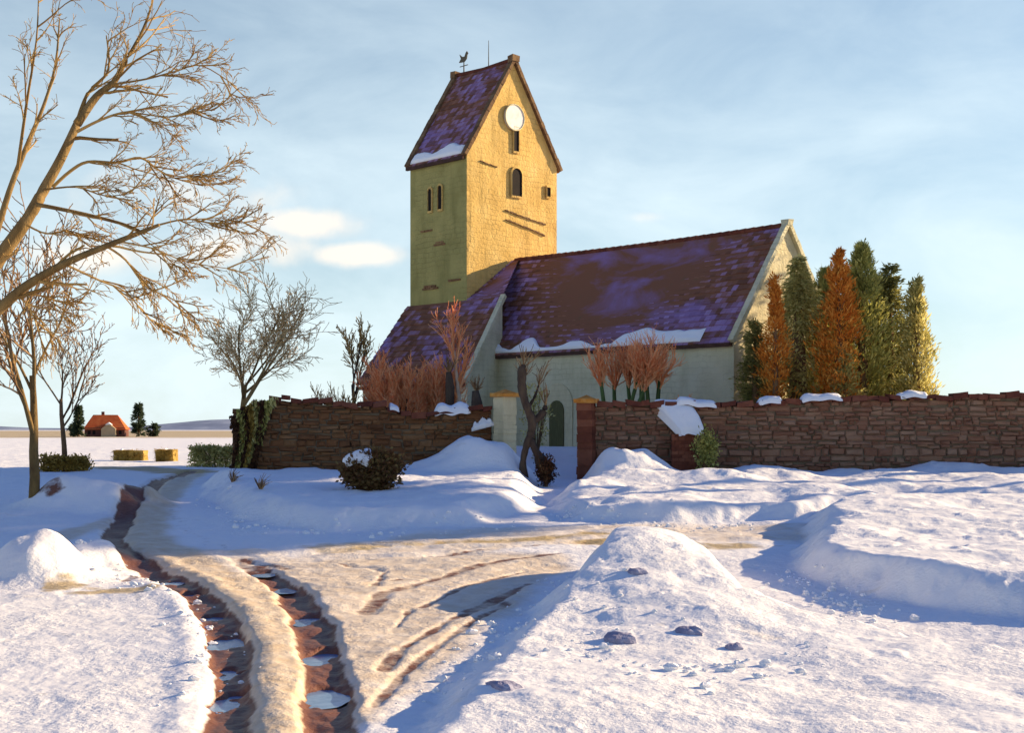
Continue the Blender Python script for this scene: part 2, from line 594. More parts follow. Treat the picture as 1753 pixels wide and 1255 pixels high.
def sdist(X, Y, pts):
    d = dist_poly(X, Y, pts, True)
    return np.where(inside(X, Y, pts), d, -d)


MOUND = [G(*q) for q in ((1095, 962), (1010, 972), (960, 1008), (895, 1068), (820, 1122), (745, 1195), (690, 1250))] + \
        [(-1.8, 9.0), (16, 9.0)] + [G(*q) for q in ((1900, 1165), (1753, 1128), (1600, 1108), (1495, 1085), (1335, 1050), (1262, 1012), (1195, 978))]
RBANK = [G(*q) for q in ((1372, 905), (1362, 940), (1350, 970), (1415, 1006), (1495, 1026), (1600, 1044), (1753, 1062), (1950, 1086))] + \
        [(26, 24), (26, 36)] + [G(*q) for q in ((1760, 878), (1495, 880), (1400, 884))]
RFRONT = [G(*q) for q in ((940, 872), (975, 893), (1100, 898), (1250, 895), (1380, 892), (1495, 888), (1760, 880))] + \
         [(26, 33), (26, 44.4), (2.2, 44.4)] + [G(*q) for q in ((990, 838), (950, 850))]
LFRONT = [G(*q) for q in ((352, 806), (350, 850), (385, 884), (450, 900), (560, 907), (700, 908), (820, 902), (890, 886), (935, 858), (925, 838), (900, 818))] + \
         [(-1.0, 44.2), (-9.5, 43)]
HUMPS = [(*G(150, 872), 1.3, 0.9, 0.62), (*G(225, 862), 0.8, 0.8, 0.45), (*G(95, 868), 0.9, 0.8, 0.3),
         (*G(62, 985), 0.9, 0.85, 0.62), (*G(150, 955), 0.75, 1.0, 0.30)]
PILE_L = (*G(822, 826), 1.55, 1.35, 0.80)
PILE_R = (*G(1070, 828), 1.15, 1.0, 0.62)
RUT_L = [G(*q) for q in ((392, 1300), (392, 1200), (396, 1150), (388, 1085), (352, 1030), (288, 985), (212, 946), (190, 924), (212, 885), (248, 846), (285, 818), (330, 806))]
RUT_R = [G(*q) for q in ((565, 1300), (560, 1200), (556, 1150), (542, 1080), (500, 1012), (440, 968), (385, 940), (320, 908), (300, 880), (304, 850), (330, 815))]
MAIN = [G(*q) for q in ((478, 1300), (476, 1200), (474, 1150), (462, 1080), (420, 1022), (345, 972), (262, 938), (232, 915), (252, 880), (274, 846), (304, 818), (330, 806))]
BRANCH = [G(*q) for q in ((380, 960), (500, 985), (640, 950), (850, 920), (1050, 914), (1280, 912), (1500, 915))] + [(24, 28)]
OCHRES = [([G(*q) for q in ((560, 938), (700, 932), (880, 928), (1035, 916))], 0.42), ([G(*q) for q in ((1040, 928), (1150, 938), (1260, 935))], 0.5),
          ([G(*q) for q in ((150, 1012), (225, 1016))], 0.34), ([G(*q) for q in ((110, 1002), (150, 1020))], 0.2)]
STREAKS = [([G(*q) for q in ((900, 975), (800, 1000), (720, 1040))], .09), ([G(*q) for q in ((1000, 930), (850, 940), (700, 955))], .10), ([G(*q) for q in ((640, 1210), (690, 1150), (790, 1080), (870, 1030))], .09), ([G(*q) for q in ((560, 960), (660, 975), (640, 1005))], .08),
           ([G(*q) for q in ((960, 948), (860, 958), (760, 985), (655, 1018), (625, 1050))], .16),
           ([G(*q) for q in ((905, 1000), (840, 1030), (760, 1070), (690, 1112), (655, 1145))], .10),
           ([G(*q) for q in ((880, 1012), (800, 1045))], .12),
           ([G(*q) for q in ((690, 990), (650, 995))], .06), ([G(*q) for q in ((700, 1045), (680, 1075))], .07),
           ([G(*q) for q in ((415, 955), (490, 968))], .12), ([G(*q) for q in ((240, 980), (212, 990))], .10), ([G(*q) for q in ((55, 868), (95, 874))], .3)]
SLUSH = [G(*q) for q in ((480, 1260), (480, 1080), (440, 1010), (420, 960), (600, 950), (760, 945), (990, 945), (1000, 968), (930, 1030), (840, 1110), (740, 1190), (690, 1260))]
OLD_TRACK = [G(*q) for q in ((145, 800), (200, 800), (270, 805), (325, 808))]
LEFT_TRACK = [G(*q) for q in ((40, 945), (110, 915), (190, 893), (240, 880))]
PUDDLES = []
for (px, py, wx, wy) in ((384, 1092, .20, .46), (388, 1142, .18, .24), (384, 1192, .22, .36), (330, 1012, .14, .24), (366, 1050, .17, .22), (296, 990, .13, .2),
                         (522, 1052, .19, .36), (544, 1118, .21, .42), (554, 1180, .24, .40), (488, 1002, .15, .26), (452, 976, .14, .2)):
    gx, gy = G(px, py)
    PUDDLES.append([gx, gy, wx, wy, 0.0])


def terrain(X, Y, masks=False):
    base = zbase(Y)
    far = sstep(44, 60, Y)
    yard = sstep(45.5, 53, Y) * sstep(-9.5, -8, X) * (1 - sstep(90, 120, Y)) * 0.9
    h = base + yard
    wob = fbm(X, Y, 0.9, 3, 4)
    h = h + 0.10 * fbm(X, Y, 0.35, 1, 3) * (1 - 0.5 * far) + 0.022 * fbm(X, Y, 1.7, 5, 4)
    h = h + 0.014 * np.abs(fbm(X, Y, 6.0, 7, 3)) * (Y < 40)
    near = Y < 60
    # snow banks
    s = sdist(X, Y, MOUND) + 0.28 * wob
    pkx, pky = G(1100, 1005)
    crest = 0.25 + 0.66 * np.exp(-(((X - pkx) / 1.9) ** 2 + ((Y - pky) / 3.2) ** 2)) + 0.10 * fbm(X, Y, .45, 9, 3)
    mound = crest * sstep(-0.05, 0.7, s) * near
    s2 = sdist(X, Y, RBANK) + 0.30 * wob
    rb = (0.52 + 0.12 * fbm(X, Y, .4, 12, 3)) * sstep(-0.05, 0.85, s2) * near
    s3 = sdist(X, Y, RFRONT) + 0.35 * wob
    rf = (0.44 + 0.26 * fbm(X, Y, .5, 14, 3)) * sstep(-0.05, 0.8, s3) * near
    s4 = sdist(X, Y, LFRONT) + 0.3 * wob
    lf = (0.46 + 0.15 * fbm(X, Y, .5, 16, 4)) * sstep(-0.05, 0.9, s4) * near
    piles = 0
    pm = []
    for (hx, hy, rx, ry, hh) in [PILE_L, PILE_R] + HUMPS:
        d = ((X - hx) / rx) ** 2 + ((Y - hy) / ry) ** 2
        g = np.exp(-d ** 1.35) * hh * (1 + 0.5 * fbm(X, Y, .9, 21, 3))
        pm.append(g)
        piles = piles + g
    bank = np.maximum(np.maximum(mound, rb), np.maximum(rf, lf))
    h = h + bank + piles
    # lumps on the banks
    lump = (np.abs(fbm(X, Y, 1.1, 30, 3)) * 0.07 + 0.10 * np.clip(fbm(X, Y, 2.3, 33, 3) - .28, 0, 1)) * np.clip(bank * 2.2, 0, 1)
    h = h + lump
    # ruts
    clear = 1 - np.clip(bank * 6, 0, 1)
    dl = dist_poly(X, Y, RUT_L) + 0.10 * fbm(X, Y, 1.6, 41, 4)
    dr = dist_poly(X, Y, RUT_R) + 0.10 * fbm(X, Y, 1.6, 43, 4)
    dm = dist_poly(X, Y, MAIN)
    db = dist_poly(X, Y, BRANCH) + 0.3 * wob
    nearfade = 1 - sstep(33, 40, Y)
    wl_ = 0.27 + 0.05 * vnoise(X, Y, 0.9, 50)
    rl, rr = 1 - sstep(wl_ * .55, wl_ * 1.35, dl), (1 - sstep(wl_ * .55, wl_ * 1.35, dr)) * (1 - sstep(23.5, 27.5, Y))
    rut = np.maximum(rl, rr) * clear
    faint = (1 - sstep(.1, .3, dr)) * sstep(24, 28, Y) * 0.55
    h = h - (0.10 + 0.055 * fbm(X, Y, 2.6, 77, 3)) * rut - 0.03 * faint + 0.03 * np.exp(-((dl - 0.5) / 0.16) ** 2) * clear * nearfade
    strk = np.zeros(X.shape)
    for pts, w in STREAKS:
        dd = dist_poly(X, Y, pts) + 0.08 * fbm(X, Y, 2.2, 61, 3)
        strk = np.maximum(strk, 1 - sstep(w * .4, w * 1.4, dd))
    strk = strk * clear
    h = h - 0.025 * strk
    # wheel marks combed along the side road
    h = h + 0.018 * np.sin(((Y - 0.22 * X) * 7.0) + 3 * wob) * (1 - sstep(1.2, 2.6, db)) * clear
    for q in PUDDLES:
        a = ((X - q[0]) / q[2]) ** 2 + ((Y - q[1]) / q[3]) ** 2 + 2.4 * fbm(X, Y, 2.4, 71, 4)
        k = (1 - sstep(0.7, 1.9, a)) * rut
        h = h * (1 - k) + (q[4] - 0.03) * k
    if not masks:
        return h
    road = np.maximum(1 - sstep(.75, 1.35, dm + .25 * wob), (1 - sstep(1.3, 2.4, db)))
    road = np.maximum(road, sstep(-.2, .5, sdist(X, Y, SLUSH) + .2 * wob)) * clear
    tan = np.maximum((1 - sstep(.35, 1.05, dm + .2 * wob)) * 1.0, 0.72 * (1 - sstep(1.2, 2.4, db))) * clear
    tan = np.maximum(tan, 0.85 * sstep(-.2, .6, sdist(X, Y, SLUSH) + .2 * wob) * clear)
    tan = np.maximum(tan, 0.8 * (1 - sstep(.25, .8, dist_poly(X, Y, LEFT_TRACK))))
    och = np.zeros(X.shape)
    for pts, w in OCHRES:
        och = np.maximum(och, (1 - sstep(w * .3, w * 1.6, dist_poly(X, Y, pts) + .5 * wob + .25 * fbm(X, Y, 2.5, 91, 3))) * (.85 + .5 * vnoise(X, Y, 1.4, 93)))
    ot = dist_poly(X, Y, OLD_TRACK)
    och = np.maximum(och, 1 - sstep(.7, 2.2, ot + .8 * wob))
    farch = sstep(235, 300, Y + 60 * fbm(X, Y, .01, 80, 3)) * (1 - sstep(1200, 1700, Y))
    och = np.maximum(och * (1 - np.clip(bank * 4, 0, 1)), farch * 0.9)
    mud = np.maximum(rut * np.where(Y > 30, .85, 1), np.maximum(strk * .56, faint * .55))
    # which object a spot belongs to
    lab = np.zeros(X.shape, dtype=int)
    lab[(road > .5) & (Y < 44)] = 1
    lab[(mound > .12) & (s > -.1)] = 2
    lab[(rb > .12) & (s2 > -.1) & (rb >= rf)] = 3
    lab[(rf > .12) & (rf > rb)] = 4
    lab[(lf > .12)] = 5
    lab[(pm[0] > .3)] = 6
    lab[(pm[1] > .22)] = 7
    lab[np.maximum.reduce([pm[2], pm[3], pm[4]]) > .1] = 8
    lab[np.maximum(pm[5], pm[6]) > .1] = 9
    lab[(Y > 60)] = 10
    return h, np.stack([np.clip(tan, 0, 1), np.clip(mud, 0, 1), np.clip(och, 0, 1)], -1), lab


for q in PUDDLES:                       # meltwater stands level, a hand's breadth below the crown of the road
    q[4] = float(zbase(q[1])) - 0.102


def hz(x, y):
    return float(terrain(np.array([float(x)]), np.array([float(y)]))[0])


def hit(px, py):
    """the spot of ground that the picture shows at px, py"""
    Ys = np.concatenate([np.arange(10, 62, .05), np.geomspace(62, 400, 200)])
    X = (px - CX) / F * Ys
    Z = EYE - (py - HZ) / F * Ys
    H = terrain(X, Ys)
    k = np.argmax(Z <= H)
    return Vector((X[k], Ys[k], H[k]))


def build_ground():
    ys = np.concatenate([np.linspace(-40, 11.6, 30), 11.7 * np.exp(np.arange(0, math.log(62 / 11.7), .0046)),
                         np.geomspace(62.3, 4200, 150)])
    uc = np.arange(-.45, .45, .0017)
    side = .45 + np.cumsum(.0025 * 1.13 ** np.arange(44))
    us = np.concatenate([-side[::-1], uc, side])
    U, Yg = np.meshgrid(us, ys)
    Xg = U * np.sqrt(Yg ** 2 + 49)
    hh, mk, lab = terrain(Xg, Yg, True)
    nr, nc = Xg.shape
    V = np.stack([Xg, Yg, hh], -1).reshape(-1, 3)
    idx = np.arange(nr * nc).reshape(nr, nc)
    q = np.stack([idx[:-1, :-1], idx[:-1, 1:], idx[1:, 1:], idx[1:, :-1]], -1).reshape(-1, 4)
    mk = mk.reshape(-1, 3)
    fl = lab[:-1, :-1].reshape(-1)
    # vertex normals of the whole sheet, so the pieces meet without a crease
    gy, gx = np.zeros_like(hh), np.zeros_like(hh)
    gx[:, 1:-1] = (hh[:, 2:] - hh[:, :-2]) / (Xg[:, 2:] - Xg[:, :-2])
    A = np.stack([np.gradient(Xg, axis=0), np.gradient(Yg, axis=0), np.gradient(hh, axis=0)], -1)
    B = np.stack([np.gradient(Xg, axis=1), np.gradient(Yg, axis=1), np.gradient(hh, axis=1)], -1)
    N = np.cross(B, A).reshape(-1, 3)
    N /= np.linalg.norm(N, axis=1, keepdims=True)
    names = {0: ('snow_ground', 'trodden snow covered ground on either side of the road', 'snow'),
             1: ('road', 'muddy slush covered road curving up from the foreground and branching right', 'road'),
             2: ('snow_bank', 'big sunlit snow mound with dark clods filling the right foreground', 'snow bank'),
             3: ('snow_bank', 'sunlit snow bank beyond the big mound at the right edge', 'snow bank'),
             4: ('snow_bank', 'low scalloped snow bank along the foot of the right wall', 'snow bank'),
             5: ('snow_bank', 'long blue shaded snow bank along the foot of the left wall', 'snow bank'),
             6: ('snow_bank', 'rounded snow pile heaped against the left gate pillar', 'snow bank'),
             7: ('snow_bank', 'pointed blue snow pile with one sunlit edge right of the gate', 'snow bank'),
             8: ('snow_bank', 'low humps of snow beside the far bend of the road', 'snow bank'),
             9: ('snow_bank', 'small snow hump with blue shade at the left edge of the road', 'snow bank'),
             10: ('field', 'wide snow covered field stretching to the brown horizon', 'field')}
    for k, (nm, lb, ct) in names.items():
        sel = q[fl == k]
        if len(sel) == 0:
            continue
        uq, inv = np.unique(sel, return_inverse=True)
        fc = inv.reshape(-1, 4)
        me = bpy.data.meshes.new(nm)
        me.vertices.add(len(uq))
        me.vertices.foreach_set('co', V[uq].astype(np.float32).ravel())
        me.loops.add(len(fc) * 4)
        me.loops.foreach_set('vertex_index', fc.astype(np.int32).ravel())
        me.polygons.add(len(fc))
        me.polygons.foreach_set('loop_start', (np.arange(len(fc)) * 4).astype(np.int32))
        me.update(calc_edges=True)
        me.validate()
        me.polygons.foreach_set('use_smooth', np.ones(len(fc), dtype=bool))
        ca = me.attributes.new('cover', 'FLOAT_COLOR', 'POINT')
        ca.data.foreach_set('color', np.concatenate([mk[uq], np.ones((len(uq), 1))], 1).astype(np.float32).ravel())
        me.normals_split_custom_set_from_vertices(N[uq].tolist())
        me.materials.append(M['ground'])
        o = bpy.data.objects.new(nm, me)
        COL.objects.link(o)
        tag(o, lb, ct, kind='structure')


build_ground()

pm_labels = ['pale blue puddle midway down the left rut', 'narrow puddle in the left rut below the midway one',
             'nearest puddle in the left rut at the bottom edge', 'small puddle high in the left rut, beside its bend',
             'short puddle in the left rut where it turns', 'tiny farthest puddle in the left rut',
             'upper pale puddle in the right rut', 'widest blue puddle midway down the right rut',
             'nearest long puddle in the right rut', 'small puddle at the top of the right rut', 'tiny farthest puddle between the two ruts']
for q, lb in zip(PUDDLES, pm_labels):
    mb = MB()
    n = 40
    ring = []
    for k in range(n):
        a = 2 * math.pi * k / n
        rr = 1.55 + 0.12 * math.sin(3 * a + q[0] * 9) + .07 * math.sin(7 * a + q[1] * 5)
        ring.append((q[0] + q[2] * rr * math.cos(a), q[1] + q[3] * rr * math.sin(a), q[4]))
    mb.add([(q[0], q[1], q[4])] + ring, [(0, 1 + k, 1 + (k + 1) % n) for k in range(n)])
    tag(mb.build('puddle', M['water']), lb, 'puddle', 'meltwater puddles in the ruts', 'structure')

# broken lumps the plough has left along the road and at the foot of the mound
mb = MB()
rl_ = random.Random(11)
edges = [[G(*q) for q in e] for e in (((1000, 985), (955, 1015), (890, 1075), (815, 1128), (745, 1195)), ((940, 880), (1100, 902), (1300, 900)), ((350, 850), (385, 890), (450, 906), (700, 915), (880, 895)),
                                     ((150, 950), (200, 985), (290, 1020), (345, 1080), (345, 1200)), ((1345, 985), (1420, 1032), (1495, 1052)), ((1100, 1040), (1000, 1150), (1200, 1200), (1400, 1150)))]
for k in range(900):
    e = rl_.choice(edges)
    i = rl_.randrange(len(e) - 1)
    t = rl_.random()
    x = e[i][0] + (e[i + 1][0] - e[i][0]) * t + rl_.gauss(0, .28)
    y = e[i][1] + (e[i + 1][1] - e[i][1]) * t + rl_.gauss(0, .4)
    r_ = min(.016 * math.exp(rl_.gauss(0, .65)), .07)
    z = hz(x, y)
    vs = []
    for th in (0, 1, 2, 3):
        for ph in range(5):
            a, b = math.pi * (.12 + .76 * th / 3), 2 * math.pi * ph / 5 + th * .5
            q_ = r_ * rl_.uniform(.7, 1.25)
            vs.append((x + q_ * math.sin(a) * math.cos(b) * 1.3, y + q_ * math.sin(a) * math.sin(b), z + q_ * .8 * math.cos(a) + r_ * .3))
    fs = [tuple(range(5)), tuple(range(15, 20))[::-1]]
    for th in range(3):
        for ph in range(5):
            fs.append((th * 5 + ph, (th + 1) * 5 + ph, (th + 1) * 5 + (ph + 1) % 5, th * 5 + (ph + 1) % 5))
    mb.add(vs, fs, .5)
tag(mb.build('snow_crumbs', M['snow']), 'loose crumbs of snow scattered along the road edges', 'snow', kind='stuff')

# hills on the horizon
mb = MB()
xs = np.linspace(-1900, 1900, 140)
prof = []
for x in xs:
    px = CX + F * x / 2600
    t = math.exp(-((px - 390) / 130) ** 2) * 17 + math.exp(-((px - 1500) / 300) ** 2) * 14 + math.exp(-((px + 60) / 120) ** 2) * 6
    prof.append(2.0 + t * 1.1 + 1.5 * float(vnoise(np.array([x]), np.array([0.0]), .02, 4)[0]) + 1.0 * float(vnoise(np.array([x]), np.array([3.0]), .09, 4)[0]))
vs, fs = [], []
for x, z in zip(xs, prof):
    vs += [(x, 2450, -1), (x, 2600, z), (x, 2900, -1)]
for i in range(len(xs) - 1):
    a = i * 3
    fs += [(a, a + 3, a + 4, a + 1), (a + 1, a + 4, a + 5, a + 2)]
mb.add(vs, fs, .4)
tag(mb.build('hills', M['hill'], smooth=True), 'low wooded hills along the horizon, haze blue put into their colour', 'hill', kind='structure')

# ------------------------------------------------------------------ the church
CH = (0.05, 62.2, 0.0)
AX = math.atan2(-.73, .68)
church = empty('village_church', CH, AX)
tag(church, 'old village church with ochre gabled tower and long snow patched tiled roof', 'church')
TW, TL, TE, TP = 2.75, 3.9, 13.7, 18.1        # tower half width, length, eaves, peak
NW, NE, NP, NX = 3.1, 4.96, 9.12, 14.8        # nave half width, eaves, ridge, east end
NB = 1.6                                       # where the nave eave leaves the annex


def lerp(a, b, t):
    return Vector(a) + (Vector(b) - Vector(a)) * t


def tile_patch(mb, A, B, C, D, nu, nv, th=0.045, sag=0.0):
    """A B along the eave, D C along the ridge: overlapping tiles, each with its own tint"""
    A, B, C, D = map(Vector, (A, B, C, D))
    nrm = (B - A).cross(D - A).normalized()

    def at(u, v):
        p = lerp(lerp(A, B, u), lerp(D, C, u), v)
        return p - nrm * sag * math.sin(math.pi * u) * (0.4 + 0.6 * v)
    mb.add([A, B, C, D], [(0, 1, 2, 3)], .3)
    for j in range(nv):
        off = 0.5 if j % 2 else 0.0
        for i in range(-1, nu):
            u0, u1 = (i + off) / nu, (i + 1 + off) / nu
            u0, u1 = max(u0, 0), min(u1, 1)
            if u1 - u0 < 1e-4:
                continue
            v0, v1 = j / nv, min((j + 1.15) / nv, 1)
            j1, j2 = random.uniform(0, .014), random.uniform(0, .014)
            g = (u1 - u0) * .02
            dv = random.uniform(-.06, .06) / nv
            v0 = max(v0 + dv, 0)
            lo0, lo1 = at(u0 + g, v0) + nrm * (th + j1), at(u1 - g, v0) + nrm * (th + j2)
            hi0, hi1 = at(u0 + g, v1) + nrm * .012, at(u1 - g, v1) + nrm * .012
            b0, b1 = at(u0 + g, v0) + nrm * .004, at(u1 - g, v0) + nrm * .004
            mb.add([lo0, lo1, hi1, hi0, b0, b1], [(0, 1, 2, 3), (4, 5, 1, 0)])


def beam(mb, a, b, w, h, t=None):
    """a board from a to b, w wide, h deep"""
    a, b = Vector(a), Vector(b)
    d = (b - a).normalized()
    s = d.cross(Vector((0, 0, 1)))
    if s.length < .05:
        s = Vector((1, 0, 0))
    s.normalize()
    u = s.cross(d)
    vs = [p + s * x * w / 2 + u * y * h / 2 for p in (a, b) for y in (-1, 1) for x in (-1, 1)]
    mb.add(vs, [(0, 2, 3, 1), (4, 5, 7, 6), (0, 1, 5, 4), (2, 6, 7, 3), (0, 4, 6, 2), (1, 3, 7, 5)], t)


def snow_strip(mb, A, B, up, prof, th=0.14, n=60, m=7, nrm=None):
    """snow lying on a slope: from the line A-B upward by prof(u), rounded at its edges"""
    A, B, up = Vector(A), Vector(B), Vector(up).normalized()
    nrm = nrm or (B - A).cross(up).normalized()
    vs, fs, Ls = [], [], []
    for i in range(n + 1):
        u = i / n
        L = max(prof(u) + .14 * float(vnoise(np.array([u * 7. + A.x]), np.array([.5]), 1.6, 61)[0]) + .10 * float(vnoise(np.array([u * 22.]), np.array([A.x]), 1.6, 62)[0]), 0.02)
        Ls.append(L)
        for j in range(m + 1):
            v = j / m
            ht = th * (max(0, 1 - (2 * v - 1) ** 6)) ** .5 * min(1, L / .25) * min(1, math.sqrt(min(u, 1 - u) * 18 + .0001))
            ht *= 0.85 + 0.3 * float(vnoise(np.array([u * 9]), np.array([v * 3]), 1.5, 6)[0])
            vs.append(lerp(A, B, u) + up * L * v + nrm * (ht + .03))
    for i in range(n):
        for j in range(m):
            a = i * (m + 1) + j
            fs.append((a, a + m + 1, a + m + 2, a + 1))
    mb.add(vs, fs, .5)
    k = len(vs)
    # its underside and rim, so that the snow is solid
    vs2 = [Vector(p) - nrm * 0.0 for p in vs]
    base = []
    for i in range(n + 1):
        L = Ls[i]
        base += [lerp(A, B, i / n), lerp(A, B, i / n) + up * L]
    vs3, fs3 = [], []
    for i in range(n + 1):
        vs3 += [vs2[i * (m + 1)], base[2 * i], vs2[i * (m + 1) + m], base[2 * i + 1]]
    for i in range(n):
        a = i * 4
        fs3 += [(a, a + 1, a + 5, a + 4), (a + 2, a + 6, a + 7, a + 3)]
    mb.add(vs3, fs3, .5)


# --- tower walls: one closed shell, stepped in small quads so the old masonry can wander
def wall_grid(mb, f, nu, nv, amp=.02, seed=1):
    vs, fs = [], []
    for i in range(nu + 1):
        for j in range(nv + 1):
            vs.append(f(i / nu, j / nv))
    for i in range(nu):
        for j in range(nv):
            a = i * (nv + 1) + j
            fs.append((a, a + nv + 1, a + nv + 2, a + 1))
    mb.add(vs, fs, .5)


mb = MB()


def east(u, v):
    y = -TW + 2 * TW * u
    top = TE + (TP - TE) * (1 - abs(y) / TW) - .06
    z = top * v
    bulge = .05 * float(vnoise(np.array([y * .8]), np.array([z * .5]), 1.0, 3)[0]) if 0 < u < 1 else 0
    return Vector((bulge, y, z))


wall_grid(mb, east, 24, 30)
wall_grid(mb, lambda u, v: Vector((-TL * u, TW, TE * v)), 4, 4)
wall_grid(mb, lambda u, v: Vector((-TL, TW - 2 * TW * u, (TE + (TP - TE) * (1 - abs(1 - 2 * u)) - .06) * v)), 24, 6)
mb.build('tower_wall', M['tower'], church)
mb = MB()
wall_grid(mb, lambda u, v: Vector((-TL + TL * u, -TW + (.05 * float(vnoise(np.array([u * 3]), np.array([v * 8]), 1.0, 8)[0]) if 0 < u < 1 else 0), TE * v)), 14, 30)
tag(mb.build('tower_wall', M['tower_shade'], church), 'north tower side, shade painted into its olive plaster')

mb = MB()
ov = .16
sl = (TP - TE) / TW
ez = TE - ov * sl
for s in (-1, 1):
    A, B = (-TL - .12, s * (TW + ov), ez), (.0, s * (TW + ov), ez)
    D, C = (-TL - .12, 0, TP), (.0, 0, TP)
    if s < 0:
        tile_patch(mb, A, B, C, D, 18, 20)
    else:
        tile_patch(mb, B, A, D, C, 18, 20)
mb.build('tower_roof', M['tile'], church)
mb = MB()
mb.tube([(-TL - .1, 0, TP + .05), (-TL * .5, 0, TP - .02), (0, 0, TP + .05)], [.11, .1, .11], 8)
mb.build('ridge_tiles', M['coping'], church)
# masonry verge copings on both gables, with a knob at each peak
for x in (-TL - .02, .02):
    mb = MB()
    for s in (-1, 1):
        N = 18
        for k in range(N):
            t0, t1 = k / N, (k + .96) / N
            a = Vector((x, s * (TW + .18) * (1 - t0), TE - .18 + (TP - TE + .26) * t0))
            b = Vector((x, s * (TW + .18) * (1 - t1), TE - .18 + (TP - TE + .26) * t1))
            beam(mb, a, b, .28 + random.uniform(-.02, .03), .15 + random.uniform(-.015, .03))
    mb.box((x - .17, -.2, TP - .06), (x + .17, .2, TP + .22), jit=.03)
    mb.build('gable_coping', M['bark_brown'], church)
mb = MB()
beam(mb, (-TL - .1, -TW - .14, TE - .28), (-.05, -TW - .14, TE - .28), .12, .16)
mb.build('eaves_board', M['oldwood'], church)
mb = MB()
upv = Vector((0, TW + ov, TP - ez))
snow_strip(mb, (-TL + .12, -TW - ov + .08, ez + .16), (-.22, -TW - ov + .08, ez + .16), upv,
           lambda u: .42 + .22 * u + .14 * math.sin(u * 11), .12)
mb.build('snow_patch', M['snow'], church, smooth=True)


def window(name, xf, c, w, h, arched=True, face='east', depth=.22):
    """a deep dark opening with a stone surround; c = position along the face, bottom height"""
    pts = [(-w / 2, 0), (w / 2, 0), (w / 2, h - (w / 2 if arched else 0))]
    if arched:
        pts += [(w / 2 * math.cos(a), h - w / 2 + w / 2 * math.sin(a)) for a in np.linspace(.3, math.pi - .3, 7)]
    pts += [(-w / 2, h - (w / 2 if arched else 0))]
    if not arched:
        pts = [(-w / 2, 0), (w / 2, 0), (w / 2, h), (-w / 2, h)]

    def T(y, z, d):
        if face == 'east':
            return Vector((xf + d, c[0] + y, c[1] + z))
        return Vector((c[0] + y, xf - d, c[1] + z))
    n = len(pts)
    m1 = MB()
    m1.add([T(y, z, .035) for y, z in pts], [tuple(range(n))], .3)
    pane = m1.build(name, M['void'], church)
    m2 = MB()
    for k in range(n):
        a, b = pts[k], pts[(k + 1) % n]
        o = 1.0
        fa, fb = Vector((a[0], a[1] - h / 2)), Vector((b[0], b[1] - h / 2))
        ga, gb = fa + fa.normalized() * .09, fb + fb.normalized() * .09
        q = [(fa.x, fa.y + h / 2), (fb.x, fb.y + h / 2), (gb.x, gb.y + h / 2), (ga.x, ga.y + h / 2)]
        m2.hexa([T(*q[0], .0), T(*q[1], .0), T(*q[3], .0), T(*q[2], .0), T(*q[0], .085), T(*q[1], .085), T(*q[3], .06), T(*q[2], .06)], random.random())
    m2.build('surround', M['tower'], pane)
    return pane


tag(window('window', 0.03, (.12, 14.05), .32, 1.08, False), 'narrow slit window under the clock')
tag(window('window', 0.03, (.16, 12.05), .62, 1.25, True), 'arched belfry window')
tag(window('window', 0.03, (2.15, 12.25), .22, .42, False), 'tiny square window near the tower corner')
tag(window('window', -TW - .03, (-2.42, 11.35), .26, 1.0, True, 'north'), 'left of the twin belfry windows')
tag(window('window', -TW - .03, (-1.72, 11.35), .28, 1.05, True, 'north'), 'right of the twin belfry windows')
# clock
m1 = MB()
n = 40
ck = Vector((.06, .0, 15.55))
ring = [ck + Vector((.05, .56 * math.cos(2 * math.pi * k / n), .56 * math.sin(2 * math.pi * k / n))) for k in range(n)]
back = [p - Vector((.11, 0, 0)) for p in ring]
m1.add(ring + back, [tuple(range(n))] + [(k, k + n, (k + 1) % n + n, (k + 1) % n) for k in range(n)], .5)
clock = m1.build('clock', M['white'], church)
m2 = MB()
ang = [2 * math.pi * k / n for k in range(n + 1)]
m2.tube([ck + Vector((.05, .575 * math.cos(a), .575 * math.sin(a))) for a in ang], [.035] * (n + 1), 6)
m2.build('rim', M['cream'], clock, smooth=True)
# old roof-line scars and a string course on the masonry
for (y0, z0, y1, z1, hh_) in ((-.5, 11.35, 2.0, 10.95, .055), (-.45, 10.95, 1.95, 10.45, .055), (-2.0, 13.35, -1.0, 13.2, .04)):
    mb = MB()
    k = 0.0
    while k < 1:
        k2 = min(k + random.uniform(.06, .1), 1)
        w0, w1 = random.uniform(-.02, .02), random.uniform(-.02, .02)
        beam(mb, (.03, y0 + (y1 - y0) * k, z0 + (z1 - z0) * k + w0), (.03, y0 + (y1 - y0) * k2, z0 + (z1 - z0) * k2 + w1), .07 + random.uniform(-.02, .02), hh_ * random.uniform(.6, 1.3))
        k = k2
    mb.build('roofline_scar', M['bark_brown'], church)
# where the render has fallen, a few bricks show
for (x0, z, nr, nb_) in ((-3.0, 7.85, 2, 4), (-1.2, 8.1, 1, 3), (-3.1, 10.45, 1, 3), (-2.2, 9.75, 2, 3)):
    mb = MB()
    for r_ in range(nr):
        for k in range(nb_ - r_ % 2):
            xx = x0 + k * .27 + (.13 if r_ % 2 else 0)
            mb.box((xx, -TW - .045 - random.uniform(0, .015), z + r_ * .1), (xx + .25, -TW + .06, z + r_ * .1 + .085), jit=.012)
    mb.build('brick_patch', M['brickold'], church)
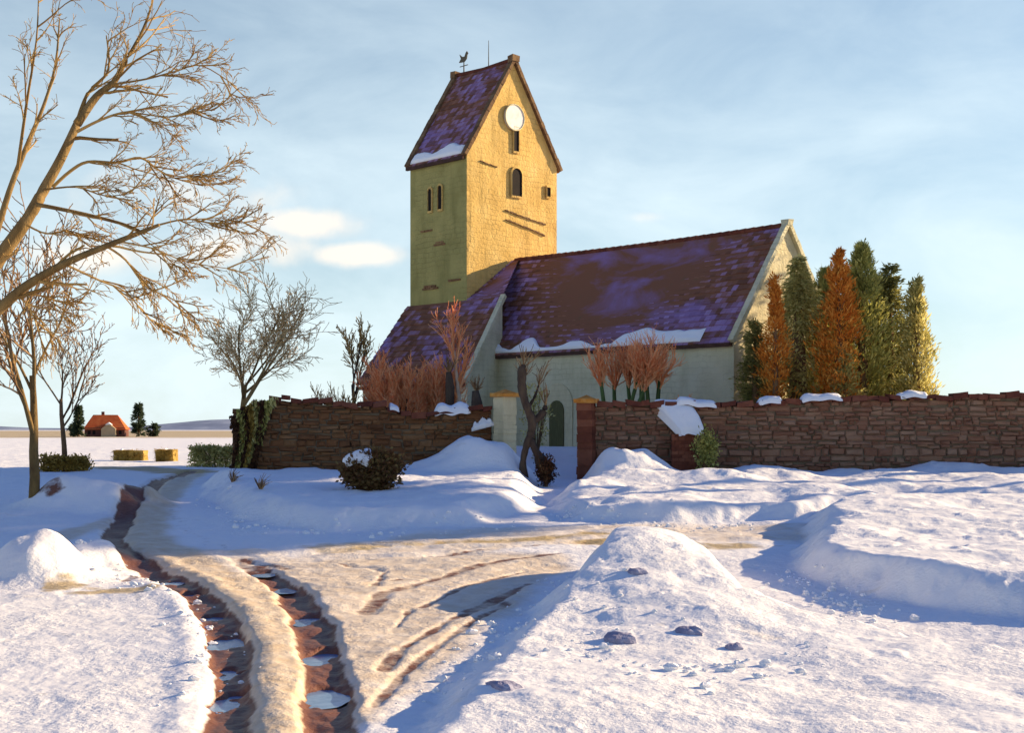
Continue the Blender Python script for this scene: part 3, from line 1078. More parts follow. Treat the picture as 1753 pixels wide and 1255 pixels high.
# weathercock and lightning rod
mb = MB()
wx = -TL * .86
mb.tube([(wx, 0, TP - .1), (wx, 0, TP + .75)], [.035, .022], 6)
mb.tube([(wx - .28, 0, TP + .42), (wx + .28, 0, TP + .42)], [.02, .02], 6)
cock = [(-.34, .62), (-.2, .78), (-.3, 1.0), (-.12, .86), (.05, .84), (.14, 1.0), (.22, 1.06), (.3, .95), (.24, .9), (.2, .72), (.05, .6), (-.12, .6)]
a = [(wx + x, -.02, TP + z) for x, z in cock]
b = [(wx + x, .02, TP + z) for x, z in cock]
nn = len(cock)
mb.add(a + b, [tuple(range(nn)), tuple(range(nn, 2 * nn))[::-1]] + [(k, (k + 1) % nn, (k + 1) % nn + nn, k + nn) for k in range(nn)], .6)
mb.build('weathercock', M['iron'], church)
mb = MB()
mb.tube([(-TL * .42, 0, TP - .1), (-TL * .42, 0, TP + 1.25)], [.025, .012], 6)
mb.build('lightning_rod', M['iron'], church)

# --- nave
NG = .55
mb = MB()
wall_grid(mb, lambda u, v: Vector((NB + (NX - NB) * u, -NW + (.05 * float(vnoise(np.array([u * 8]), np.array([v * 3]), 1.0, 18)[0])), NE * v)), 40, 10)
mb.add([(NX, NW, 0), (0.1, NW, 0), (0.1, NW, NE), (NX, NW, NE)], [(0, 1, 2, 3)], .5)
mb.build('nave_wall', M['nave'], church)
mb = MB()


def gable(u, v):
    y = -NW + 2 * NW * u
    top = NE + (NP - NE) * (1 - abs(y) / NW) - .05
    return Vector((NX + (.05 * float(vnoise(np.array([y]), np.array([v * 6]), 1.0, 28)[0]) if 0 < u < 1 else 0), y, top * v))


wall_grid(mb, gable, 20, 18)
mb.build('gable_wall', M['cream'], church)
mb = MB()
nsl = (NP - NE) / NW
o2 = .22
nz_ = NE - o2 * nsl
tile_patch(mb, (NB - .25, -NW - o2, nz_), (NX, -NW - o2, nz_), (NX, 0, NP), (.15, 0, NP), 56, 20, .05, .10)
tile_patch(mb, (NX, NW + o2, nz_), (.15, NW + o2, nz_), (.15, 0, NP), (NX, 0, NP), 30, 12)
mb.build('nave_roof', M['tile'], church)
mb = MB()
k = .15
while k < NX:
    mb.tube([(k, 0, NP + .02 - .07 * math.sin(math.pi * k / NX)), (min(k + .42, NX), 0, NP + .035 - .07 * math.sin(math.pi * k / NX))], [.1, .115], 7)
    k += .4
mb.build('ridge_tiles', M['coping'], church)
mb = MB()
for s in (-1, 1):
    N = 20
    for k in range(N):
        t0, t1 = k / N, (k + .96) / N
        a = Vector((NX + .04, s * (NW + .22) * (1 - t0), nz_ + .05 + (NP - nz_ + .1) * t0))
        b = Vector((NX + .04, s * (NW + .22) * (1 - t1), nz_ + .05 + (NP - nz_ + .1) * t1))
        beam(mb, a, b, .24 + random.uniform(-.02, .02), .16 + random.uniform(-.01, .02))
mb.box((NX - .12, -.16, NP), (NX + .2, .16, NP + .22), jit=.03)
mb.build('gable_coping', M['nave'], church)
mb = MB()
beam(mb, (NB - .1, -NW - .12, nz_ - .05), (NX - .05, -NW - .12, nz_ - .05), .2, .14)
mb.build('eaves_board', M['oldwood'], church)
upn = Vector((0, NW + o2, NP - nz_))


def nave_snow(x0, x1, f):
    m_ = MB()
    snow_strip(m_, (x0, -NW - o2 + .05, nz_ + .1), (x1, -NW - o2 + .05, nz_ + .1), upn, f, .11, 150)
    m_.build('snow_patch', M['snow'], church, smooth=True)


def eaves_snow(u):
    x = NB + (13.4 - NB) * u
    v = .13 + .50 * math.exp(-((x - 2.1) / .75) ** 2) + .62 * math.exp(-((x - 4.3) / .55) ** 2) + .30 * math.exp(-((x - 7.1) / .6) ** 2)
    return v + .50 * sstep(9.0, 9.6, np.array(x)).item() + .18 * math.exp(-((x - 10.5) / .5) ** 2) - .03 * max(0, x - 10)


nave_snow(NB - .1, 13.4, eaves_snow)
# door under a pale arch, seen through the gate
DX = 5.95
for (nm, w, h, d, mt) in (('door_surround', 1.7, 2.75, .05, 'cream'), ('door', .8, 2.05, .1, 'door')):
    m_ = MB()
    pts = [(-w / 2, 0), (w / 2, 0), (w / 2, h - w / 2)] + [(w / 2 * math.cos(a), h - w / 2 + w / 2 * math.sin(a)) for a in np.linspace(.2, math.pi - .2, 9)] + [(-w / 2, h - w / 2)]
    n = len(pts)
    fr = [(DX + x, -NW - d, .7 + z) for x, z in pts]
    bk = [(DX + x, -NW + .1, .7 + z) for x, z in pts]
    m_.add(fr + bk, [tuple(range(n))] + [(k, k + n, (k + 1) % n + n, (k + 1) % n) for k in range(n)], .5)
    m_.build(nm, M[mt], church)

# --- annex: a lean-to along the tower's north side, its roof swept up to the nave ridge
AT, AE, AY = 7.2, 3.66, 5.56
AX0, AX1, AX2 = -TL, 2.28, 3.1
mb = MB()
mb.add([(AX0, -AY + .12, 0), (AX2, -AY + .12, 0), (AX2, -AY + .12, AE), (AX0, -AY + .12, AE)], [(0, 1, 2, 3)], .5)
mb.add([(AX0, -TW, 0), (AX0, -AY + .12, 0), (AX0, -AY + .12, AE + .1), (AX0, -TW, AT - .02)], [(0, 1, 2, 3)], .5)
mb.add([(AX2, -AY + .12, 0), (AX1, -TW, 0), (AX1, -TW, AT - .02), (AX2, -AY + .12, AE + .1)], [(0, 1, 2, 3)], .5)
mb.add([(AX1, -TW, 0), (0.2, -TW + .3, 0), (0.2, -TW + .3, AT - .1), (AX1, -TW, AT - .02)], [(0, 1, 2, 3)], .5)
mb.build('annex_wall', M['nave'], church)
mb = MB()
asl = (AT - AE) / (AY - TW)
tile_patch(mb, (AX0 - .2, -AY - .1, AE - .1 * asl), (AX2 + .05, -AY - .1, AE - .1 * asl), (AX1 + .05, -TW, AT), (AX0 - .2, -TW, AT), 26, 15, .05, .04)
tile_patch(mb, (0.02, -TW, AT), (AX1 + .05, -TW, AT), (.42, 0.0, NP + .05), (.02, 0.0, NP + .05), 9, 12, .05, .12)
mb.build('annex_roof', M['tile'], church)
mb = MB()
N = 14
for k in range(N):
    t0, t1 = k / N, (k + .96) / N
    a = lerp((AX2 + .1, -AY - .1, AE - .1), (AX1 + .1, -TW, AT + .05), t0)
    b = lerp((AX2 + .1, -AY - .1, AE - .1), (AX1 + .1, -TW, AT + .05), t1)
    beam(mb, a, b, .22, .14 + random.uniform(0, .03))
mb.build('verge_coping', M['nave'], church)
mb = MB()
beam(mb, (AX0 - .2, -AY - .06, AE - .26), (AX2, -AY - .06, AE - .26), .12, .16)
mb.build('eaves_board', M['oldwood'], church)


# ------------------------------------------------------------------ churchyard wall
def interp(pts, x):
    for (x0, y0), (x1, y1) in zip(pts, pts[1:]):
        if x <= x1:
            return y0 + (y1 - y0) * max(0, (x - x0)) / (x1 - x0)
    return pts[-1][1]


def stone_wall(name, a, b, prof, depth, mat, label, sw=(.24, .52), sh=(.13, .24), z0=-.35, red=None):
    """dry rubble wall from a to b; prof gives its top height along it"""
    a, b = Vector(a), Vector(b)
    L = (b - a).length
    ang = math.atan2((b - a).y, (b - a).x)
    root = empty(name, (a.x, a.y, 0), ang)
    core, st = MB(), MB()
    n = int(L / .5)
    for i in range(n):
        x0, x1 = L * i / n, L * (i + 1) / n
        h0, h1 = prof(x0) - .14, prof(x1) - .14
        core.hexa([(x0, .06, z0), (x1, .06, z0), (x0, depth - .06, z0), (x1, depth - .06, z0), (x0, .06, h0), (x1, .06, h1), (x0, depth - .06, h0), (x1, depth - .06, h1)], .4)
    z = z0
    while z < 3.2:
        h = random.uniform(*sh) * random.choice((.75, 1, 1, 1.35))
        x = random.uniform(-.2, 0)
        while x < L:
            w = random.uniform(*sw) * random.choice((.6, .8, 1, 1, 1.25, 1.6))
            x0, x1 = max(x, 0) + .012, min(x + w, L) - .012
            if x1 - x0 > .06 and z + h * .6 < prof((x0 + x1) / 2) - .06:
                pr = random.uniform(-.035, .05)
                t = random.random() ** 1.2
                c = min(.05, h * .25)
                zt = z + h - .015
                # pillow-faced stone: back, belly and a smaller front
                vs = [(x0, depth - .02, z), (x1, depth - .02, z), (x1, depth - .02, zt), (x0, depth - .02, zt),
                      (x0, .05, z), (x1, .05, z), (x1, .05, zt), (x0, .05, zt),
                      (x0 + c, pr - .03, z + c), (x1 - c, pr - .03, z + c), (x1 - c, pr - .03, zt - c), (x0 + c, pr - .03, zt - c)]
                dz_ = random.uniform(-.03, .03)
                vs = [(p[0] + random.uniform(-.03, .03), p[1] + random.uniform(-.02, .02), p[2] + dz_ + random.uniform(-.032, .032)) for p in vs]
                st.add(vs, [(0, 3, 2, 1), (0, 1, 5, 4), (1, 2, 6, 5), (2, 3, 7, 6), (3, 0, 4, 7),
                            (4, 5, 9, 8), (5, 6, 10, 9), (6, 7, 11, 10), (7, 4, 8, 11), (8, 9, 10, 11)], t)
            x += w
        z += h
    core.build('mortar_core', M['mortar'], root)
    st.build('stonework', mat, root)
    cp = MB()
    x = 0
    while x < L:
        w = random.uniform(.25, .55)
        x1 = min(x + w, L)
        h0 = prof((x + x1) / 2)
        th = random.uniform(.12, .2)
        ti = random.uniform(-.05, .05)
        vs = []
        for zz in (h0 - .14, h0 - .14 + th):
            for yy in (-.12, depth + .1):
                for xx, sg in ((x + .01, -1), (x1 - .01, 1)):
                    top = zz > h0 - .1
                    vs.append((xx + random.uniform(-.02, .02), yy + (.05 if (top and yy < 0) else 0) + random.uniform(-.03, .03), zz + sg * ti + random.uniform(-.025, .025)))
        cp.hexa(vs)
        x = x1
    cp.build('coping', M['coping'], root)
    tag(root, label, 'stone wall')
    return root


WA, WB = P(398, 800, 43.2), P(842, 800, 44.6)
WLY = lambda x: 43.2 + (44.6 - 43.2) * x / (WB - WA).length
lp = [(395, 722), (412, 704), (432, 690), (458, 684), (480, 678), (540, 683), (600, 690), (655, 687), (668, 700), (700, 707), (750, 703), (790, 698), (842, 696)]


def lprof(x):
    px = CX + F * (WA.x + (WB.x - WA.x) * x / (WB - WA).length) / WLY(x)
    return EYE + (HZ - interp(lp, px)) / F * WLY(x) + .03 * math.sin(x * 5.1) + .03 * math.sin(x * 11.7)


wall_l = stone_wall('churchyard_wall', (WA.x, WA.y, 0), (WB.x, WB.y, 0), lprof, .5, M['stone'],
                    'dark brown rubble churchyard wall left of the gate, hung with ivy at its end')
RA, RB_ = Vector((2.2, 44.6, 0)), Vector((24.0, 43.6, 0))
rp = [(990, 694), (1060, 688), (1150, 688), (1230, 692), (1300, 688), (1400, 682), (1500, 678), (1800, 674), (2200, 668)]


def rprof(x):
    q = RA + (RB_ - RA).normalized() * x
    px = CX + F * q.x / q.y
    return EYE + (HZ - interp(rp, px)) / F * q.y + .02 * math.sin(x * 4.3) + .02 * math.sin(x * 9.7)


wall_r = stone_wall('churchyard_wall', RA, RB_, rprof, .5, M['stone_grey'],
                    'long grey brown rubble churchyard wall right of the gate with snow on top', (.22, .5), (.12, .2))


def wall_snow(root, x0, x1, prof, z=None, sag=0.0, th=.16, dep=.62, label=None):
    m_ = MB()
    n, m = 40, 10
    vs, fs = [], []
    for i in range(n + 1):
        u = i / n
        x = x0 + (x1 - x0) * u
        e = min(1, math.sqrt(min(u, 1 - u) * 9 + 1e-4))
        zt = (prof(x) if z is None else z(u))
        for j in range(m + 1):
            a = math.pi * j / m
            y = dep / 2 - .12 - math.cos(a) * (dep / 2 + .1 * float(vnoise(np.array([x * 2.0]), np.array([a]), 1., 3)[0])) * (.55 + .45 * e) + .1
            zz = zt - .06 + math.sin(a) ** .6 * th * e * (1 + .5 * float(vnoise(np.array([x * 3.0]), np.array([a * 2]), 1., 5)[0])) - (sag * (1 - math.sin(a)) if j < m / 2 else 0)
            vs.append((x, y - .12, zz))
    for i in range(n):
        for j in range(m):
            a = i * (m + 1) + j
            fs.append((a, a + m + 1, a + m + 2, a + 1))
    fs.append(tuple(range(m + 1)))
    fs.append(tuple(n * (m + 1) + j for j in range(m + 1))[::-1])
    m_.add(vs, fs, .5)
    return m_.build('snow_cap', M['snow'], root, smooth=True)


def lx(px):
    """distance along the left wall of what shows at px"""
    k = (px - CX) / F
    t = (k * WA.y - WA.x) / ((WB.x - WA.x) - k * (WB.y - WA.y))
    return t * (WB - WA).length


def rx(px):
    k = (px - CX) / F
    d = (RB_ - RA).normalized()
    return (k * RA.y - RA.x) / (d.x - k * d.y)


wall_snow(wall_l, lx(666), lx(684), lprof, th=.2)
wall_snow(wall_l, lx(744), lx(806), lprof, th=.22, sag=.12)
wall_snow(wall_r, rx(1155), rx(1230), rprof, th=.2, sag=.05)
wall_snow(wall_r, rx(1296), rx(1340), rprof, th=.2, sag=.04)
wall_snow(wall_r, rx(1368), rx(1445), rprof, th=.2, sag=.03)
wall_snow(wall_r, rx(1535), rx(1590), rprof, th=.2, sag=.03)
# a ledge of snow on the left wall's face
m_ = MB()
snow_strip(m_, (lx(806), -.16, 1.52), (lx(846), -.16, 1.72), Vector((0, .45, .5)), lambda u: .04 + .34 * math.sin(math.pi * u) ** .8 + .05 * math.sin(u * 17), .13, nrm=Vector((0, -.7, .7)))
m_.build('snow_ledge', M['snow'], wall_l, smooth=True)

# brick buttress of the right wall, a slide of snow over it
bx0, bx1 = rx(1148), rx(1200)
m_ = MB()
z = -.3
top = 1.45
while z < top:
    off = 0 if int(round(z / .11)) % 2 else .1
    x = bx0 - off
    while x < bx1:
        a0, a1 = max(x, bx0), min(x + .2, bx1)
        if a1 - a0 > .03:
            m_.box((a0 + .004, -.55, z), (a1 - .004, -.03, min(z + .1, top)), jit=.008)
        x += .21
    z += .11
m_.box((bx0 + .03, -.52, -.3), (bx1 - .03, -.03, top - .02), .2)
but = m_.build('brick_buttress', M['redbrick'], wall_r)
m_ = MB()
n, mm = 30, 16
vs, fs = [], []
xa, xb = bx0 - .16, bx1 + .1
for i in range(n + 1):
    u = i / n
    x = xa + (xb - xa) * u
    e = math.sqrt(max(0, 1 - (2 * u - 1) ** 4))
    for j in range(mm + 1):
        v = j / mm                                     # 0 at the wall top, 1 at the front lip
        nb = float(vnoise(np.array([x * 2.2]), np.array([v * 2.5]), 1., 7)[0])
        y = .16 - .82 * v + .05 * nb
        zz = 2.44 - .10 * u - .86 * v ** 1.25 + (.20 * math.sin(math.pi * min(1, v * .8 + .2)) + .12 * nb) * e - (.12 if v > .97 else 0)
        xm = (xa + xb) / 2
        x_ = x + (.25 * (.5 - u) - .30 - .25 * (1 - u)) * (1 - v) + .16 * float(vnoise(np.array([u * 1.5]), np.array([v * 3.4]), 1., 9)[0])
        lft = xa - .45 + .75 * v
        x_ = max(x_, lft + (x_ - xa + .5) * .25) if x_ < lft + .4 else x_
        x_ = xm + (x_ - xm) * (1 - .22 * v ** 5)
        zz += .20 * float(vnoise(np.array([u * 4.0]), np.array([.3]), 1., 12)[0]) * v
        vs.append((x_, y, zz))
for i in range(n):
    for j in range(mm):
        a = i * (mm + 1) + j
        fs.append((a, a + mm + 1, a + mm + 2, a + 1))
m_.add(vs, fs, .5)
for i0 in (0, n):                                      # its sides, down to the brick
    side = vs[i0 * (mm + 1):(i0 + 1) * (mm + 1)]
    low_ = [(p[0], p[1] + .05, min(p[2] - .02, max(1.38, p[2] - .3))) for p in side]
    m_.add(side + low_, [(j, j + 1, mm + 2 + j, mm + 1 + j) for j in range(mm)], .5)
m_.build('snow_slide', M['snow'], but, smooth=True)


# ------------------------------------------------------------------ gate
def pillar(px0, px1, Y, top_py, mat, capmat, rz, label, width, side_mat=None):
    c = P((px0 + px1) / 2, 800, Y)
    root = empty('gate_pillar', (c.x, c.y, 0), rz)
    zt = EYE + (HZ - top_py) / F * Y
    m_ = MB()
    w = width / 2
    z = -.4
    while z < zt - .02:
        h = min(random.uniform(.2, .3), zt - z)
        j = random.uniform(-.012, .012)
        if zt - z - h < .06:
            h = zt - z
        m_.box((-w + j, -w + j, z + .004), (w + j, w + j, z + h - .004), jit=.01)
        z += h
    m_.box((-w + .03, -w + .03, -.4), (w - .03, w - .03, zt - .02), .3)
    m_.build('shaft', mat, root)
    m_ = MB()
    e = w + .09
    m_.box((-e, -e, zt - .005), (e, e, zt + .12), jit=.015)
    m_.add([(-e + .05, -e + .05, zt + .115), (e - .05, -e + .05, zt + .115), (e - .05, e - .05, zt + .115), (-e + .05, e - .05, zt + .115), (0, 0, zt + .26)],
           [(0, 1, 4), (1, 2, 4), (2, 3, 4), (3, 0, 4)])
    m_.build('cap', capmat, root)
    tag(root, label, 'gate pillar', 'gate pillars')
    return root


pillar(845, 884, 44.4, 680, M['cream'], M['orange_cap'], R(-52), 'pale gate pillar with flat orange cap at the end of the left wall', .52)
pillar(990, 1018, 44.5, 690, M['redbrick'], M['orange_cap'], R(-20), 'dark red gate pillar with orange cap at the end of the right wall', .5)


# ------------------------------------------------------------------ trees
def rnd_dir(d, spread):
    a = Vector((random.gauss(0, 1), random.gauss(0, 1), random.gauss(0, 1)))
    a = a - d * a.dot(d)
    if a.length < 1e-4:
        a = Vector((1, 0, 0))
    a.normalize()
    return (d * math.cos(spread) + a * math.sin(spread)).normalized()


def grow(trunk, crown, p, d, L, r, lvl, maxl, opt):
    """a limb with its own bends; children fork off along it and at its tip"""
    segs = 5 if lvl < 2 else 4
    pts, rads = [p.copy()], [r]
    q, dd = p.copy(), d.copy()
    tip = r * (.5 if lvl < maxl else .35)
    for i in range(segs):
        dd = (dd + Vector((random.gauss(0, 1), random.gauss(0, 1), random.gauss(0, 1))) * opt['wander'] * (.5 + .3 * lvl) + Vector((0, 0, opt['up'] if lvl < opt.get('droop_from', 9) else opt.get('droop', 0)))).normalized()
        q = q + dd * L / segs
        pts.append(q.copy())
        rads.append(max(r + (tip - r) * (i + 1) / segs, opt['rmin']))
    mbx = trunk if lvl <= opt['trunk_lvl'] else crown
    mbx.tube(pts, rads, 8 if lvl == 0 else (6 if lvl == 1 else (4 if lvl == 2 else 3)), cap=lvl < 2)
    if lvl >= maxl:
        return
    nk = opt['kids'][lvl]
    for k in range(nk):
        t = opt['start'][lvl] + (1 - opt['start'][lvl]) * (k + random.random()) / nk
        i = min(int(t * segs), segs - 1)
        f = t * segs - i
        pp = pts[i].lerp(pts[i + 1], f)
        ld = (pts[i + 1] - pts[i]).normalized()
        nd = rnd_dir(ld, R(random.uniform(*opt['ang'])))
        rr = (rads[i] + (rads[i + 1] - rads[i]) * f)
        grow(trunk, crown, pp, nd, L * opt['len'][lvl] * random.uniform(.65, 1.15), max(rr * random.uniform(.5, .72), opt['rmin']), lvl + 1, maxl, opt)


def bare_tree(name, base, H, r, label, bark, twig, opt, cat='tree', group=None, lean=(0, 0), stems=1):
    root = empty(name, base)
    tr, cr = MB(), MB()
    for s in range(stems):
        a = 2 * math.pi * s / max(stems, 1) + random.random()
        d = Vector((lean[0] + (math.cos(a) * opt.get('splay', .35) if stems > 1 else 0), lean[1] + (math.sin(a) * .2 if stems > 1 else 0), 1)).normalized()
        off = Vector((math.cos(a), math.sin(a), 0)) * (.12 if stems > 1 else 0)
        grow(tr, cr, Vector((0, 0, -.2)) + off, d, H * opt['first'], r, 0, opt['max'], opt)
    tr.build('trunk', bark, root, smooth=True)
    cr.build('crown', twig, root)
    tag(root, label, cat, group)
    return root


OPT = dict(wander=.10, up=.05, kids=[6, 6, 6, 4], start=[.45, .25, .15, .1], ang=(22, 48), len=[.95, .62, .5, .4], rmin=.012, trunk_lvl=1, max=4, first=.42)

# big tree at the left edge: limbs reach in from a trunk just outside the view
big = empty('bare_tree', (-9.1, 22.0, 0))
big.location.z = hz(-9.1, 22.0)
tr, cr = MB(), MB()
YB = 22.0


def limb(pts, r0, r1, thick=True, depth=0.0, twigs=8, tl=.9, droop=-.05):
    w = []
    for i, (x, y) in enumerate(pts):
        t = i / (len(pts) - 1)
        w.append(P(x, y, YB + depth * t + random.uniform(-.08, .08)))
    # smooth the corners
    sm = []
    for i in range(len(w) - 1):
        for k in range(4):
            t = k / 4
            p0, p1, p2, p3 = w[max(i - 1, 0)], w[i], w[i + 1], w[min(i + 2, len(w) - 1)]
            sm.append(.5 * ((2 * p1) + (p2 - p0) * t + (2 * p0 - 5 * p1 + 4 * p2 - p3) * t * t + (3 * p1 - p0 - 3 * p2 + p3) * t ** 3))
    sm.append(w[-1])
    n = len(sm)
    r0, r1, tl = r0 * .60, r1 * .62, tl * .8
    (tr if thick else cr).tube(sm, [r0 + (r1 - r0) * i / (n - 1) for i in range(n)], 8 if thick else 5)
    for k in range(twigs):
        i = int((.25 + .75 * (k + random.random()) / twigs) * (n - 1))
        i = min(i, n - 2)
        d = (sm[i + 1] - sm[i]).normalized()
        nd = rnd_dir(d, R(random.uniform(18, 60)))
        nd = (nd + Vector((.45, 0, 0))).normalized()
        o = dict(wander=.13, up=.03, droop=droop, droop_from=2, kids=[4, 3, 3], start=[.25, .15, .1], ang=(15, 42), len=[.7, .6, .5], rmin=.0045, trunk_lvl=-1, max=3)
        rr = max((r0 + (r1 - r0) * i / n) * .45, .014)
        grow(tr, cr, sm[i], nd, tl * random.uniform(.6, 1.25), min(rr, .035), 0 if not thick else 1, 3, o)


limb([(-110, 900), (-105, 760), (-95, 660), (-60, 540), (-10, 455), (45, 378), (75, 325), (105, 270), (132, 212)], .27, .11, depth=1.0, twigs=3, tl=.8)
limb([(132, 212), (165, 165), (195, 140), (215, 105), (245, 50), (262, 0)], .12, .02, depth=.4, twigs=10, tl=1.0)
limb([(132, 212), (150, 160), (185, 120), (182, 60)], .07, .015, False, .3, 6, .7)
limb([(-95, 660), (-40, 570), (20, 510), (60, 480), (120, 447), (185, 420), (240, 398), (272, 385)], .17, .04, depth=-.6, twigs=6, tl=.9)
limb([(62, 350), (100, 357), (160, 370), (215, 385), (248, 400)], .06, .035, depth=.3, twigs=6, tl=.7)
limb([(90, 320), (120, 293), (150, 277), (200, 278), (240, 270), (270, 290), (300, 305), (348, 318)], .05, .016, False, .2, 12, .7)
limb([(132, 225), (165, 208), (200, 195), (225, 192), (256, 204)], .045, .016, False, -.2, 7, .8)
limb([(190, 145), (250, 135), (300, 122), (345, 112), (405, 148)], .03, .012, False, .3, 10, .6)
limb([(225, 192), (290, 200), (330, 192), (368, 188)], .022, .01, False, .2, 9, .6)
limb([(300, 305), (330, 302), (392, 292)], .022, .01, False, -.2, 6, .55)
limb([(248, 398), (265, 365), (295, 335)], .025, .010, False, 0, 3, .5)
limb([(272, 385), (320, 375), (370, 383), (428, 380)], .028, .010, False, .3, 12, .6)
limb([(200, 413), (260, 425), (320, 448), (405, 462)], .03, .010, False, -.4, 13, .65, -.12)
limb([(180, 420), (215, 445), (250, 490), (300, 515), (312, 540)], .035, .010, False, -.2, 10, .6, -.15)
limb([(110, 452), (170, 480), (215, 500), (255, 545), (290, 560)], .035, .010, False, .2, 10, .6, -.15)
limb([(20, 510), (60, 505), (100, 515), (160, 520)], .03, .010, False, .2, 7, .6, -.15)
limb([(20, 500), (45, 520), (62, 555), (75, 600)], .03, .010, False, 0, 8, .6, -.3)
limb([(-30, 480), (15, 330), (50, 240), (75, 180), (95, 110), (102, 30)], .10, .015, True, .5, 9, .9)
limb([(30, 290), (45, 180), (62, 70), (66, -10)], .05, .012, False, .3, 6, .8)
limb([(45, 385), (80, 400), (120, 395), (150, 410)], .03, .01, False, .2, 8, .6, -.1)
limb([(75, 325), (130, 320), (180, 335), (230, 330)], .03, .01, False, -.2, 9, .6, -.05)
tr.build('trunk', M['bark_ochre'], big, True, True)
cr.build('crown', M['twig_ochre'], big, False, True)
tag(big, 'large bare tree with ochre twigs reaching into the sky from the left edge', 'tree')


def ground_at(px, py):
    h = hit(px, py)
    return (h.x, h.y, h.z)


o = dict(OPT, kids=[5, 6, 6, 4], first=.5, up=.06, start=[.5, .3, .2, .1], ang=(18, 42))
bare_tree('bare_tree', ground_at(58, 848), 6.4, .14, 'thin ochre trunked tree leaning at the very left edge', M['bark_ochre'], M['twig_brown'], o, group='bare trees')
o = dict(OPT, kids=[4, 6, 5, 4], first=.5, up=.08, start=[.55, .3, .2, .1], ang=(18, 42))
bare_tree('bare_tree', ground_at(112, 808), 5.9, .12, 'small bare tree with pinkish trunk in front of the ochre hedge', M['bark_brown'], M['twig_brown'], o, group='bare trees', lean=(-.06, 0))
# round tree behind the wall's left end
d = P(411, 705, 60)
o = dict(OPT, kids=[9, 7, 7, 5], first=.52, up=.04, start=[.72, .3, .2, .1], ang=(26, 56), rmin=.012, len=[.92, .62, .5, .42], wander=.08)
bare_tree('bare_tree', (d.x, d.y, 0.0), 7.2, .17, 'broad bare tree with rounded pale crown behind the end of the left wall', M['bark_ochre'], M['twig_pale'], o, group='bare trees')
d = P(612, 690, 56)
o = dict(OPT, kids=[4, 6, 6, 3], first=.66, up=.09, start=[.72, .4, .2, .1], ang=(14, 32), rmin=.014, len=[.62, .5, .5, .4])
bare_tree('bare_tree', (d.x, d.y, 0.3), 5.0, .12, 'dark forked slender tree beside the lower church roof', M['bark_dark'], M['twig_ochre'], o, group='bare trees', lean=(-.03, 0))

# ------------------------------------------------------------------ shrubs in the churchyard
SH = dict(wander=.10, up=.09, kids=[7, 7, 5], start=[.2, .15, .1], ang=(8, 26), len=[.6, .5, .5], rmin=.009, trunk_lvl=0, max=3, first=.55)


def shrub(px, base_py, Y, H, w, label, bark, twig, stems=7, r=.05, cat='shrub', group='bare shrubs behind the wall', opt=None, lean=(0, 0), z=None):
    q = P(px, base_py, Y)
    zz = hz(q.x, q.y) if z is None else z
    return bare_tree('bare_shrub', (q.x, q.y, zz), H, r, label, bark, twig, opt or SH, cat, group, lean, stems)


shrub(568, 690, 50, 2.9, 1, 'low ochre twiggy shrub just over the left wall', M['bark_ochre'], M['twig_ochre'], 8)
so = dict(SH, kids=[11, 11, 9], ang=(8, 34), rmin=.0085, len=[.5, .5, .5], wander=.14)
shrub(695, 690, 50, 4.3, 1, 'dense salmon orange shrub with dark forked stem', M['bark_dark'], M['twig_orange'], 7, .06, opt=so)
shrub(666, 690, 50.6, 3.4, 1, 'lower salmon orange shrub left of the forked one', M['twig_orange'], M['twig_orange'], 6, .04, opt=so)
shrub(744, 690, 50.3, 4.0, 1, 'salmon orange shrub between the forked shrub and the birch', M['bark_brown'], M['twig_orange'], 8, .05, opt=so)
bo = dict(SH, rmin=.008, kids=[14, 7, 5], start=[.5, .2, .1], ang=(12, 30), len=[.30, .5, .5], first=.95)
q = P(793, 690, 49.5)
bare_tree('birch_tree', (q.x, q.y, .6), 4.6, .10, 'slim pale birch with orange twigs in front of the lower roof', M['bark_pale'], M['twig_orange'], bo)
go = dict(SH, splay=.16, kids=[10, 8, 5], start=[.88, .15, .1], ang=(8, 36), len=[.34, .55, .5], first=.60, rmin=.0075, wander=.12)
shrub(1062, 690, 48.2, 5.3, 1, 'mossy green stemmed shrub with orange twigs, left of its pair', M['bark_green'], M['twig_orange'], 5, .12, opt=go)
shrub(1108, 690, 48.0, 5.4, 1, 'mossy green stemmed shrub with orange twigs, right of its pair', M['bark_green'], M['twig_orange'], 4, .13, opt=go)
shrub(1146, 690, 48.4, 3.0, 1, 'small leaning shrub with an orange spray before the nave wall', M['bark_brown'], M['twig_orange'], 3, .05, opt=go, lean=(.35, 0))
shrub(1222, 690, 48, 2.3, 1, 'small dark olive shrub at the corner of the nave', M['bark_brown'], M['twig_brown'], 8, .04)


# pollarded stumps
def stump(px, base_py, top_py, Y, w, label):
    q = P(px, base_py, Y)
    zt = EYE + (HZ - top_py) / F * Y
    root = empty('tree_stump', (q.x, q.y, hz(q.x, q.y)))
    m_ = MB()
    H = zt - root.location.z
    pts = [Vector((.03 * math.sin(k * 1.7), 0, H * k / 6 - .1)) for k in range(7)]
    m_.tube(pts, [w * s for s in (.62, .5, .46, .48, .55, .6, .34)], 9)
    m_.build('trunk', M['bark_dark'], root, True)
    m_ = MB()
    for k in range(16):
        dd = rnd_dir(Vector((0, 0, 1)), R(random.uniform(5, 45)))
        grow(m_, m_, Vector((0, 0, H - .15)), dd, random.uniform(.25, .6), .02, 2, 3, dict(SH, rmin=.011, kids=[0, 0, 3], start=[0, 0, .2], len=[0, 0, .5]))
    m_.build('crown', M['twig_brown'], root)
    tag(root, label, 'tree stump')


stump(815, 690, 664, 48.5, .34, 'short thick dark stump right of the birch')
stump(769, 690, 632, 49, .28, 'tall thin dark stump between the orange shrub and the birch')

